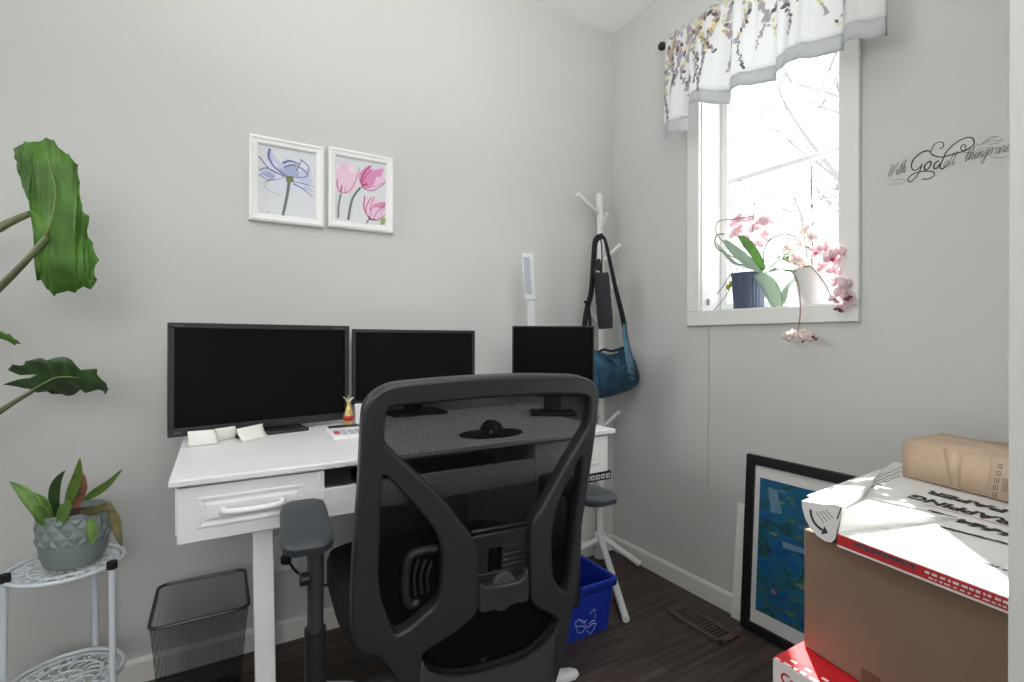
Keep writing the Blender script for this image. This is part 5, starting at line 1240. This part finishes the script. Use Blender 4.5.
build(MB().tube(smooth_path([at(31,391,d=1.15), at(46,382,d=1.146), at(60,377,d=1.15), at(88,378,d=1.155)], 4), .0018, 6), 'midrib', mat('midrib', (104, 130, 62), .6), al)
LO3 = [(-14,330),(-4,331),(0,331.7),(9,334),(17.6,340.5),(20.5,344),(16,343.6),(14.7,345.7),(7,340.5),(0,339),(-12,342),(-22,340)]
big_leaf(LO3, 1.12, AL1, 'leaf', ((-14,334),(18,342)), .002, (.1, .5))
LO4 = [(27,212),(33,207),(40,209),(48,214),(49,221),(42,224),(34,219)]
big_leaf(LO4, 1.19, AL2, 'leaf', ((28,213),(48,222)), .002, (-.1, .2))
crown = base_p+V((0,0,.215))
for pts, r0, r1 in (([(47.5,236,1.09),(25,262,1.09),(0,287,1.10),(-35,320,1.13)], .0055, .009), ([(30,213.5,1.185),(15,220,1.18),(0,228,1.17),(-35,252,1.16)], .007, .0095), ([(33,391,1.155),(16,401,1.15),(0,411.5,1.14),(-40,440,1.14)], .004, .0075), ([(-14,335,1.12),(-40,350,1.13)], .004, .008)):
    p = [at(u, v, d=d_) for u, v, d_ in pts]; e_ = p[-1]
    p += [crown.lerp(V((e_.x, e_.y, e_.z)), .45)+V((-.02, 0, .10)), crown+V((.01*len(p)-.03, 0, 0))]
    p = smooth_path(p, 5); n_ = len(p)
    build(MB().tube(p, [r0+(r1*1.3-r0)*i/(n_-1) for i in range(n_)], 10), 'leaf_stalk', AL3, al)

# ================================================================== TREES OUTSIDE
BARK = mat('tree_bark', (134, 132, 131), .9, bump=.3, bscale=40)
def tree(loc, rnd, label, paths):
    t = thing('bare_tree', label, 'tree', loc, 'bare trees outside the window')
    m = MB()
    for pts, r0, r1 in paths:
        p = smooth_path(pts, 5); n_ = len(p); m.tube(p, [r0+(r1-r0)*i/(n_-1) for i in range(n_)], 7)
    build(m, 'trunk', BARK, t)
    m = MB()
    for pts, r0, r1 in paths:
        for k in range(7):
            a = V(pts[rnd.randrange(1, len(pts))]); d = V((rnd.uniform(-.5, .5), rnd.uniform(-1, 1), rnd.uniform(.1, 1))).normalized()
            q = [a, a+d*.35+V((0, 0, rnd.uniform(-.05, .1))), a+d*.75+V((0, rnd.uniform(-.2, .2), rnd.uniform(-.1, .1)))]
            m.tube(smooth_path(q, 3), [.009-.0012*i for i in range(7)], 5)
    build(m, 'twig', BARK, t)
TX = 3.2
g1 = V((TX, at(845, 185, x=TX).y-1.4, -.6))
pA = [at(870,230,x=TX), at(842,182,x=TX), at(820,155,x=TX), at(800,128,x=TX), at(782,98,x=TX), at(779,84,x=TX)]
pB = [at(842,182,x=TX), at(820,165,x=TX+.1), at(800,150,x=TX+.2), at(780,132,x=TX+.2), at(760,118,x=TX+.3)]
pC = [at(860,120,x=TX), at(838,112,x=TX), at(820,108,x=TX), at(790,110,x=TX)]
pD = [at(860,112,x=TX), at(842,98,x=TX), at(820,90,x=TX), at(792,82,x=TX)]
tree(g1, random.Random(1), 'bare tree outside with a slanting trunk behind the upper panes', [([g1, g1.lerp(pA[0], .6), pA[0]]+pA[1:], .035, .008), (pB, .014, .004), (pC, .014, .004), (pD, .012, .004), ([at(850,118,x=TX), at(838,90,x=TX), at(830,70,x=TX)], .010, .004)])
TX = 4.2
g2 = V((TX, at(800, 250, x=TX).y, -.6))
pA = [g2, at(808, 300, x=TX), at(803,225,x=TX), at(795,200,x=TX), at(792,185,x=TX)]
tree(g2, random.Random(6), 'small bare tree outside, seen low between the orchids', [(pA, .02, .006), ([at(803,222,x=TX), at(790,212,x=TX), at(772,224,x=TX)], .008, .004), ([at(803,235,x=TX), at(830,205,x=TX), at(838,190,x=TX)], .01, .005), ([at(840,240,x=TX), at(842,215,x=TX), at(847,196,x=TX)], .01, .005), ([at(800,220,x=TX), at(820,200,x=TX), at(845,196,x=TX)], .007, .003)])
struct(build(MB().box((.3, -12, -.7), (14, 8, -.6)), 'ground', mat('snowy_ground', (150, 152, 155), .9), smooth=False))

# ================================================================== LIGHT
wd = bpy.data.worlds.new('daylight'); SC.world = wd; wd.use_nodes = True
bg = wd.node_tree.nodes['Background']; bg.inputs[0].default_value = (.95, .98, 1, 1); bg.inputs[1].default_value = 3.6
def area(name, loc, aim, sx, sy, power, col=(1, 1, 1), spread=PI):
    l = bpy.data.lights.new(name, 'AREA'); l.shape = 'RECTANGLE'; l.size = sx; l.size_y = sy; l.energy = power; l.color = col; l.spread = spread
    o = bpy.data.objects.new(name, l); COL.objects.link(o); o.location = loc
    o.rotation_euler = (V(aim)-V(loc)).to_track_quat('-Z', 'Y').to_euler(); return o
area('hall_fill_light', (-1.9, -4.1, 1.75), (-1.7, 0, 1.6), 2.0, 1.3, 38, (1, 1, 1))  # added fill from behind the camera; the hall has no window
area('bounced_flash', (-1.5, -1.9, 1.5), (-1.35, -1.6, 2.44), .7, .7, 24, (1, .995, .985), 2.3)
area('side_fill_light', (-2.97, -.80, 1.5), (0, -1.0, 1.0), 1.1, 1.2, 6.4, (1, 1, 1), 1.5)  # added fill to brighten the right wall; the left wall has no opening
p = area('window_daylight', (.155, (WY0+WY1)/2, (WZ0+WZ1)/2), (-1, (WY0+WY1)/2, (WZ0+WZ1)/2), WY1-WY0, WZ1-WZ0, 1)
p.data.cycles.is_portal = True
sl = bpy.data.lights.new('sun', 'SUN'); sl.energy = 20; sl.angle = math.radians(.6); sl.color = (1, .97, .92)
so = bpy.data.objects.new('sun', sl); COL.objects.link(so); so.location = (3, 2, 5)
SUN_D = V((-.75, -.66, -1.35)).normalized(); so.rotation_euler = SUN_D.to_track_quat('-Z', 'Y').to_euler()

# ================================================================== CAMERA
cd = bpy.data.cameras.new('camera'); co = bpy.data.objects.new('camera', cd); COL.objects.link(co)
cd.sensor_width = 36; cd.lens = 36*FPX/1024; cd.shift_y = -(341-V0)/1024; cd.clip_start = .02
Rr = RT*cR + UP*sR; Ur = -RT*sR + UP*cR
co.matrix_world = Matrix(((Rr.x, Ur.x, -FW.x, CAM.x), (Rr.y, Ur.y, -FW.y, CAM.y), (Rr.z, Ur.z, -FW.z, CAM.z), (0, 0, 0, 1)))
SC.camera = co
vs_ = SC.view_settings; vs_.view_transform = 'Standard'; vs_.look = 'None'; vs_.exposure = .06; vs_.gamma = 1; vs_.use_curve_mapping = False
SC.cycles.use_denoising = True; SC.cycles.max_bounces = 10; SC.cycles.transparent_max_bounces = 16
